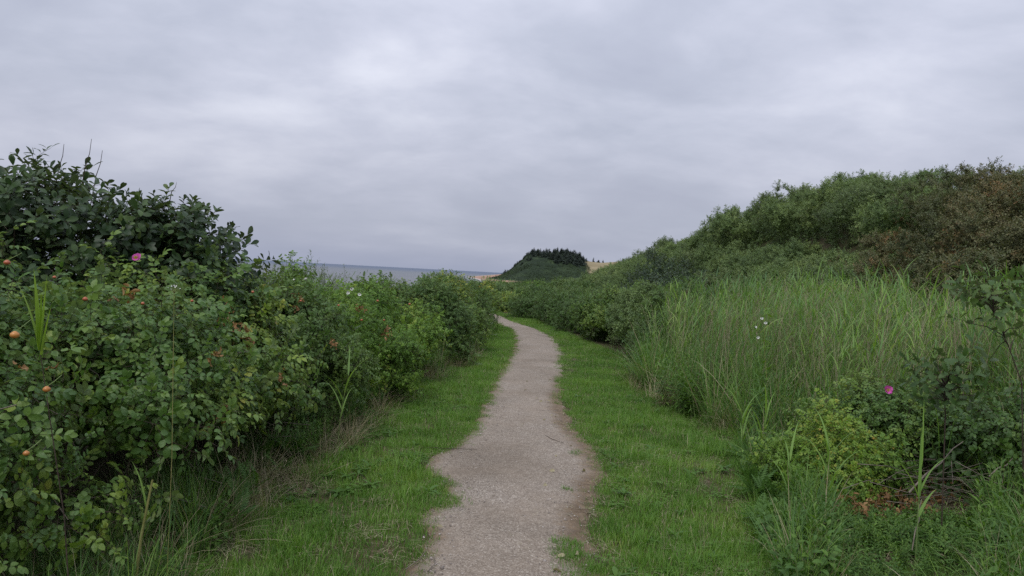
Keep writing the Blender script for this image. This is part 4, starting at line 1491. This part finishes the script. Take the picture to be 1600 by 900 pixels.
layer('low_weeds', 'weedo', 3000, 3.4, 8, -.05, 3.0, .45, 1.05, (.05, .75), 'oval leaved weeds covering the ground right of the verge', -.3, 1)
layer('leafy_weeds', 'weedn', 1300, 2.4, 5.2, .15, 3.4, .55, 1.15, (.2, .9), 'narrow leaved weeds in the lower right corner', -.3, 2)
layer('feathery_weeds', 'feather', 1300, 2.6, 7, -.15, 2.5, .7, 1.3, (.1, .6), 'feathery low weeds beside the verge', -.1, 4, .05)
layer('low_grass', 'lawnlong', 2600, 3.4, 8, -.1, 3.0, .7, 1.5, (.1, .8), 'grass between the weeds at the right', -.35, 9)
layer('rough_grass', 'long', 1300, 2.6, 9, -.05, 3.6, .4, .9, (.1, .8), 'rough grass among the weeds at the right', -.2, 6)
layer('fallen_straw', 'dry', 900, 3.0, 8, .1, 3.4, .5, 1.2, (.1, .8), 'fallen dead stalks among the weeds', -.1, 7, tilt=.7)

# briars: low rose and bramble mounds before the reeds
WG = 'bushes before the reeds'
bush('briar_bush', 3.35, 6.3, .75, .6, .86, 'roselow', 330, 61, 'low rose briar carrying the single pink flower before the reeds', 'rose bush', WG, .9, (.05, .7), strays=8)
bush('briar_bush', 2.55, 5.75, .50, .5, .50, 'lime', 230, 62, 'low yellowish briar spilling towards the verge', 'bush', WG, .8, (.3, .95), strays=6)
bush('briar_bush', 4.0, 5.6, .7, .6, .95, 'rose', 260, 63, 'dark briar at the right frame edge above the dead twigs', 'bush', WG, .85, (.0, .5), strays=6)
bush('briar_bush', 3.62, 5.75, .40, .3, .62, 'oak', 90, 64, 'dark blue green bramble clump over the dead twigs', 'bush', WG, .65, (.0, .4), strays=2)
bush('briar_bush', 4.9, 7.2, .8, .7, 1.0, 'lime', 300, 65, 'pale green briar between oak sapling and reeds', 'bush', WG, .9, (.1, .7), strays=6)


def sapling(px_pts, Y, label, seed, n, sc, r_, kind='oak', sk='oak', single=260, name='oak_sapling', tint=(.1, .6)):
    """a young tree: leaning trunk through the given picture points at depth Y, leaves as parts"""
    pts = [np.array(at(a, b, Y)) for a, b in px_pts]
    base = Vector((pts[0][0], pts[0][1], float(H(pts[0][0], pts[0][1])) - .02))
    root = empty(name, base, label, 'sapling')
    b_ = np.array(base)
    P_ = [p - b_ for p in pts]
    P_[0] = np.array([0, 0, 0.])
    P_ = [P_[0]] + [q + np.array([.03 * math.sin(5 * i_), .02, 0]) for i_, q in enumerate(P_[1:])]
    g = Geo(); tube(g, P_, .0048, .002, 6)
    r = np.random.default_rng(seed)
    lm, tm = single_leaf_meshes(sk, kind), single_twig_meshes(sk)
    S_ = SPEC[sk]
    for j in range(n):
        f = r.uniform(.45, 1) * (len(P_) - 1)
        i = min(int(f), len(P_) - 2)
        c = P_[i] + (P_[i + 1] - P_[i]) * (f - i)
        d = nrm(r.normal(size=3) * (1, .8, .5) + (0, 0, .35))
        e = c + d * r_ * r.uniform(.2, 1)
        tube(g, [c, (c + e) / 2 + (0, 0, .02), e], .004, .002, 4)
        q = int(r.integers(0, len(S_)))
        xd = nrm(np.cross(d, r.normal(size=3))); yd = np.cross(d, xd)
        M = np.eye(4); M[:3, 0], M[:3, 1], M[:3, 2], M[:3, 3] = xd * sc, yd * sc, d * sc, e
        tw = link('twig', tm[q], root); tw.matrix_local = Matrix(M.tolist())
        for Ml, kk, dv in S_[q]['leaves']:
            lo_ = link('leaf', lm[kk], root)
            lo_.matrix_local = Matrix((M @ Ml).tolist())
            lo_['tint'] = float(np.clip(r.uniform(*tint) + dv * .7, 0, 1))
    link('trunk', g.mesh('trunk', [MAT['bark']]), root)
    return root


sapling([(1610, 680), (1600, 600), (1585, 540), (1560, 490), (1550, 460)], 5.0, 'young oak leaning in from the right frame edge before the reeds', 71, 30, .80, .22, tint=(.3, .9))
sapling([(1480, 700), (1480, 650), (1485, 610), (1490, 590)], 4.8, 'low dark oak sapling right of the pink flower', 72, 36, .75, .20, tint=(.0, .5))

# dead brown leaves and twigs
nn = 900
X, Y = HEAP[0] + rng.uniform(-.95, .85, nn), HEAP[1] - .35 + rng.uniform(-.85, .8, nn)
ok = (X > WEED(Y) + .05)
X, Y = X[ok], Y[ok]
lay('fallen_straw_mat', 'litter', X, Y, rng.uniform(.8, 1.5, len(X)), rng.uniform(0, .6, len(X)), 'mat of fallen straw under the dead twigs', dz=.02, dirs=rng.normal(0, .25, (len(X), 3)) + [0, 0, 1])
nn = 420
X, Y = HEAP[0] + rng.uniform(-.9, .9, nn), HEAP[1] - .75 + rng.uniform(-.45, .3, nn)
ok = (X > WEED(Y) + .05)
X, Y = X[ok], Y[ok]
lay('creeping_weeds', 'weedo', X, Y, rng.uniform(.3, .6, len(X)), rng.uniform(.1, .9, len(X)), 'low creeping weeds in front of the withered leaves')
lay('silvery_weeds', 'feather', X + .07, Y - .05, rng.uniform(.4, .8, len(X)), rng.uniform(.1, .8, len(X)), 'feathery leaved weeds in front of the withered leaves', dz=.03)
cx, cy = ground_xy(1400, 790)
for (px, py, w, hgt, nn, lb) in ((1385, 778, .36, .10, 110, 'heap of orange brown withered leaves under the dead twigs'), (1340, 800, .14, .10, 34, 'small hanging cluster of withered leaves beside the verge weeds'),
                                 (1480, 760, .28, .10, 50, 'withered brown leaves right of the upright reed'), (1238, 830, .12, .02, 8, 'scrap of brown leaves and soil at the verge rim')):
    cx, cy = ground_xy(px, py, .12 if px > 1300 else 0)
    X = cx + rng.normal(0, w * .5, nn); Y = cy + rng.normal(0, w * .35, nn)
    P = np.stack([X, Y, H(X, Y) + rng.uniform(.02, .20 if px > 1300 else .04, nn)], -1)
    o = scatter('withered_leaves', G_['deadleaf'], P, rng.normal(0, .7, (nn, 3)) + [0, 0, 1], rng.uniform(.45, .85, nn), rng.uniform(0, .9, nn), label=lb)
g = Geo()
for _ in range(170):
    cx, cy = ground_xy(rnd(1340, 1580), rnd(670, 790), .15)
    z = float(H(cx, cy)) + rnd(.05, .38)
    a = rnd(-.5, .9) if rnd() < .8 else rnd(0, 6)
    d = np.array([math.cos(a), math.sin(a) * .6, rnd(-.25, .35)]) * rnd(.12, .42)
    p = np.array([cx, cy, z])
    tube(g, [p - d, p + (0, 0, rnd(-.02, .03)), p + d], rnd(.0018, .004), .0012, 4)
o = link('dead_twigs', g.mesh('dead_twigs', [MAT['paletwig']]))
tag(o, 'tangle of grey dead twigs behind the withered leaves', 'twigs', None, 'stuff')
for (a, b, Y, r0, lb) in (((1420, 770), (1505, 690), 5.0, .007, 'pale broken stick leaning over the withered leaves'), ((1545, 745), (1590, 715), 5.0, .006, 'pale stick at the right among the weeds'),
                          ((1425, 860), (1440, 780), 4.2, .004, 'dry tan stalk beside the upright reed')):
    p, q = np.array(at(*a, Y)), np.array(at(*b, Y + .25))
    g = Geo(); tube(g, [p * 0, (q - p) * .3 + (0, 0, .02), (q - p) * .55 + (.01, 0, .006), (q - p) * .8 + (0, 0, .02), q - p], r0, r0 * .4, 6)
    o = link('stick', g.mesh('stick', [MAT['paletwig']]), loc=Vector(p))
    tag(o, lb, 'stick')
for (a, b, lb) in (((633, 895), (668, 862), 'long curved straw lying on the gravel by the lower left rim'), ((668, 900), (678, 875), 'short straw beside the long one on the gravel'),
                   ((660, 703), (745, 706), 'thin twig lying across the path at its widest notch'), ((818, 642), (852, 645), 'twig lying across the middle of the path'), ((852, 684), (880, 696), 'thin dry stalk at the right rim of the path')):
    (ax, ay), (bx, by) = ground_xy(*a), ground_xy(*b)
    p, q = np.array([ax, ay, float(path_h(ax, ay)) + .012]), np.array([bx, by, float(path_h(bx, by)) + .012])
    g = Geo(); tube(g, [p - p, (q - p) * .5 + nrm(np.cross(q - p, (0, 0, 1))) * .02, q - p], .003, .0015, 5)
    tag(link('twig_on_path', g.mesh('twig_on_path', [MAT['paletwig' if 'straw' in lb else 'bark']]), loc=Vector(p)), lb, 'twig')


# ------------------------------------------------------------------ single tall plants
def reed_plant(name, base_px, Y, h, leaves, label, mats=('reed', 'culm'), lean=(0, 0), r0=.005, z0=None):
    """stalk and leaves, each leaf a part; leaves: (t, azimuth deg, rise, length, width, bend)"""
    b = at(*base_px, Y)
    z = float(H(b.x, b.y)) if z0 is None else z0
    root = empty(name, (b.x, b.y, z), label, 'reed' if name == 'reed' else 'iris')
    P = lambda t: np.array([lean[0] * t * t, lean[1] * t * t, h * t])
    g = Geo(); tube(g, [P(0), P(.3), P(.6), P(1)], r0, r0 * .4, 6)
    link('stalk', g.mesh('stalk', [MAT[mats[1]]]), root)
    for (t, az, rise, ln, w, bend) in leaves:
        g = Geo()
        d = np.array([math.cos(R(az)), math.sin(R(az)), 0])
        blade(g, P(t), d * (1 - rise) + (0, 0, rise), ln, w, bend, d * .3 + (0, 0, -1), 9, 0, rnd(.5, .7))
        lf = link('leaf', g.mesh('leaf', [MAT[mats[0]]]), root)
        lf['tint'] = rnd(.45, .75)
    return root


reed_plant('reed', (1432, 850), 4.25, .84, [(.50, 100, .97, .40, .024, .12), (.48, 185, .72, .36, .015, 1.2), (.46, 165, .6, .36, .014, .6), (.52, 15, .72, .30, .016, 1.3), (.70, 60, .97, .30, .018, .15), (.36, 30, .6, .24, .022, .9), (1, 90, .98, .14, .008, .1)],
           'upright reed with arching leaves standing before the withered leaves', lean=(.05, .1))
reed_plant('iris_leaves', (140, 520), 2.2, 1.31, [(.98, 175, .90, .24, .026, .12), (.98, 10, .97, .22, .020, .12), (.99, 190, .80, .20, .018, .5), (.97, 5, .90, .15, .016, .3), (.98, 178, .985, .17, .022, .1)],
           'bright yellow green upright blades in the nearest rose bush', mats=('irisleaf', 'bark'), lean=(-.10, -.08), r0=.003)
reed_plant('reed', (215, 790), 3.2, .62, [(.5, 30, .8, .3, .014, .9), (.8, 160, .8, .22, .012, .9)], 'thick yellow green cut reed stalk in the shade of the rose bushes', mats=('reed', 'oldculm'), r0=.011, lean=(.06, 0))
reed_plant('reed', (530, 640), 6.2, .75, [(.3 + .1 * i, 77 * i, .7, .34, .016, 1.2) for i in range(7)], 'short reed at the foot of the dark rose bush', lean=(.1, -.1))
reed_plant('reed', (1190, 690), 6.6, .55, [(.2 + .11 * i, 97 * i + 20, .75, .36, .02, 1.0) for i in range(8)], 'broad leaved reed at the verge below the white bindweed', lean=(.0, -.1))
for i, (px, Y, hh, lb) in enumerate(((1240, 5.2, .45, 'first'), (1300, 5.0, .6, 'second'), (1160, 6.8, .5, 'third'))):
    reed_plant('reed', (px, 700), Y, hh, [(.1 + .11 * q, 111 * q + 40 * i, .7, .36, .018, 1.2) for q in range(8)],
               ('pale reed tuft bending over the verge rim', 'reed tuft rising from the yellowish briar', 'reed tuft in the gap between verge and tall grass')[i], lean=(-.06, -.08))

# a leafy weed is a thing of its own where it stands large in the lower right corner
wl = [u_weed(.62, 30, .085, .017, 'lance') for _ in range(3)]
wl_m = [g.mesh('leafy_weed', [MAT['weed'], MAT['weed'], MAT['culm']]) for g in wl]
spots = [(1515, 790, 4.0), (1545, 770, 4.1), (1585, 740, 4.0), (1530, 830, 3.8), (1575, 810, 3.7), (1480, 845, 3.9), (1420, 870, 3.8), (1345, 865, 3.9), (1598, 700, 4.3), (1560, 715, 4.4), (1320, 870, 3.9), (1290, 850, 4.0)]
spots.sort()
for i, (px, py, Y) in enumerate(spots):
    p = at(px, py, Y)
    zb = float(H(p.x, Y))
    o = link('leafy_weed', wl_m[i % 3], loc=Vector((p.x, Y, zb)))
    o['tint'] = rnd(.35, .85)
    hh = max(.25, (p.z + .12 - zb) / .62)
    o.scale = (min(hh, 1.15), min(hh, 1.15), hh)
    o.rotation_euler = (rnd(-.12, .12), rnd(-.12, .12), rnd(0, 6))
    tag(o, ORD[i] + ' leafy weed stem from the left in the lower right corner', 'weed', 'leafy weed stems in the lower right corner')


# ------------------------------------------------------------------ hips and flowers (parts of their bushes)
def hip(root, px, py, Y, r_, red):
    p = np.array(at(px, py, Y)) - np.array(root.location)
    g = Geo()
    rings = [(-.95, .2), (-.7, .72), (-.2, 1.0), (.35, .9), (.75, .5), (.95, .25)]
    V, F = [], []
    for z, q in rings:
        for k_ in range(10):
            a = k_ * math.pi / 5
            V.append((q * r_ * math.cos(a), q * r_ * math.sin(a), z * r_ * .85))
    for i in range(5):
        for k_ in range(10):
            a, b = i * 10 + k_, i * 10 + (k_ + 1) % 10
            F.append((a, b, b + 10, a + 10))
    F += [tuple(range(9, -1, -1)), tuple(range(50, 60))]
    g.add(V, F, 0)
    h_ = link('hip', g.mesh('hip', [MAT['hip_red' if red else 'hip_orange']]), root, loc=Vector(p))
    g = Geo()
    for k_ in range(5):
        leaf(g, frame((0, 0, -.8 * r_), sph(k_ * 1.257, -1.0)), r_ * 1.6, r_ * .35, 'lance', .2, .1, 0, .6)
    link('sepals', g.mesh('sepals', [MAT['weed']]), h_)
    g = Geo(); tube(g, [(0, 0, r_ * .7), (.01, .02, r_ * 2), (.01, .05, r_ * 3.2)], .0012, .0012, 4)
    link('stalk', g.mesh('stalk', [MAT['culm']]), h_)


def flower(root, px, py, Y, r_, mat, centre='stamen', face=(0, -1, .5), trumpet=False):
    p = np.array(at(px, py, Y)) - np.array(root.location)
    fl = bpy.data.objects.new('flower', None)
    COL.objects.link(fl); fl.parent = root; fl.location = Vector(p)
    f = nrm(face)
    x = nrm(np.cross(f, (0, 0, 1))); y = np.cross(f, x)
    for k_ in range(5):
        a = k_ * 1.2566 + .3
        d = (math.cos(a) * x + math.sin(a) * y) * (.8 if not trumpet else .75) + f * (.35 if not trumpet else .7)
        g = Geo()
        d = nrm(d + np.random.default_rng(k_ * 7 + int(px)).normal(0, .16, 3))
        leaf(g, frame((0, 0, 0), d, f), r_ * (1 + .12 * math.sin(k_ * 9 + px)), r_ * 1.15, 'round', .35, .3 * math.sin(k_ * 5 + px), 0, .5)
        link('petal', g.mesh('petal', [MAT[mat]]), fl)
    g = Geo()
    for k_ in range(14):
        a = k_ * 2.4
        q = .018 * r_ / .035 * math.sqrt(k_ / 14)
        b = f * r_ * .15
        c = b + (math.cos(a) * x + math.sin(a) * y) * q + f * r_ * .28
        tube(g, [b, c], .0008, .0016, 4)
    link('stamens', g.mesh('stamens', [MAT[centre]]), fl)


hip(near_rose, 23, 523, 2.00, 0.0120, False)
hip(near_rose, 73, 608, 2.05, 0.0104, False)
hip(near_rose, 41, 708, 2.05, 0.0088, False)
hip(near_rose, 11, 410, 2.25, 0.0096, True)
hip(rose2, 133, 467, 2.80, 0.0096, True)
hip(rose2, 223, 474, 3.25, 0.0080, True)
hip(rose2, 85, 433, 3.05, 0.0072, True)
hip(rose2, 300, 470, 3.65, 0.0080, True)
hip(rose3, 395, 456, 4.75, 0.0096, True)
hip(rose3, 470, 470, 5.25, 0.0088, True)
hip(rose4, 529, 477, 6.25, 0.0104, True)
hip(rose4, 600, 500, 7.65, 0.0104, True)
for (px, py, Y) in ((565, 500, 7.9), (640, 475, 8.6), (590, 470, 8.2), (700, 450, 14), (705, 510, 12.6)):
    hip(rose5 if px < 650 else rose5, px, py, Y, .014, True)
flower(rose2, 213, 403, 3.35, .022, 'petal_pink', face=(.2, -1, .3))
briar = [o for o in bpy.data.objects if o.name.startswith('briar_bush')][0]
flower(briar, 1387, 610, 5.4, .038, 'petal_pink', face=(-.2, -1, .4))
for (px, py, Y) in ((550, 452, 7.7), (562, 461, 7.75), (544, 458, 7.7), (461, 438, 7.8), (478, 437, 7.8)):
    flower(rose5, px, py, Y, .024, 'petal_white', 'petal_white', trumpet=True)

# bindweed climbing a dead stalk in front of the reeds
bt = np.array(at(1196, 560, 8.0))
bw = empty('bindweed', (bt[0], 7.9, float(H(bt[0], 7.9))), 'bindweed with small white trumpets climbing before the reeds', 'climbing plant')
top = np.array(at(1200, 460, 7.9)) - np.array(bw.location)
g = Geo()
tube(g, [(0, 0, 0), top * .3 + (.03, 0, 0), top * .65 + (-.03, 0, 0), top], .003, .0018, 5)
link('stem', g.mesh('stem', [MAT['oldculm']]), bw)
for k_ in range(22):
    t = rnd(.1, .98)
    g = Geo()
    leaf(g, frame(top * t, sph(rnd(0, 6.28), rnd(-.4, .5))), rnd(.05, .075), rnd(.03, .045), 'round', .3, .3, 0, rnd(.3, .8))
    link('leaf', g.mesh('leaf', [MAT['weed']]), bw)['tint'] = rnd(.4, .8)
for (px, py) in ((1190, 498), (1180, 512), (1184, 528), (1196, 505)):
    flower(bw, px, py, 7.75, .020, 'petal_white', 'petal_white', trumpet=True)

# pale umbel on a thin stalk in the left hedge, and the withered rose clusters
p0 = at(275, 580, 3.25)
um = empty('umbel_plant', (p0.x, 3.25, float(H(p0.x, 3.25))), 'pale seed head on a thin stalk in front of the rose bush', 'wild flower')
tp = np.array(at(272, 458, 3.25)) - np.array(um.location)
g = Geo(); tube(g, [(0, 0, 0), tp * .5 + (.01, 0, 0), tp], .0018, .0012, 5)
link('stalk', g.mesh('stalk', [MAT['oldculm']]), um)
g = Geo()
for k_ in range(16):
    d = sph(k_ * 2.4, R(25 + 4 * k_)) * .03
    tube(g, [tp, tp + d], .0008, .0006, 3)
    leaf(g, frame(tp + d, d), .008, .008, 'round', .2, 0, 1, .5, True)
link('seed_head', g.mesh('seed_head', [MAT['oldculm'], MAT['petal_white']]), um)
for (root, px, py, Y, nn, sc) in ((rose3, 352, 486, 4.6, 8, 1.0), (rose3, 375, 520, 4.6, 8, 1.0), (near_rose, 60, 575, 2.1, 2, .6), (rose2, 185, 458, 3.0, 3, .8), (rose2, 330, 560, 3.5, 4, .7), (rose3, 345, 640, 4.1, 5, .8), (rose3, 440, 600, 4.9, 5, .9), (rose4, 470, 470, 6.0, 5, 1.0), (rose4, 520, 540, 6.1, 5, 1.0), (rose5, 610, 520, 7.6, 6, 1.0), (rose5, 560, 480, 7.7, 4, 1.0)):
    c = np.array(at(px, py, Y)) - np.array(root.location)
    P = c + rng.normal(0, .03, (nn, 3))
    scatter('withered_leaves', G_['deadleaf'], P, rng.normal(0, 1, (nn, 3)), rng.uniform(.4, .7, nn) * sc, rng.uniform(0, .9, nn), root)
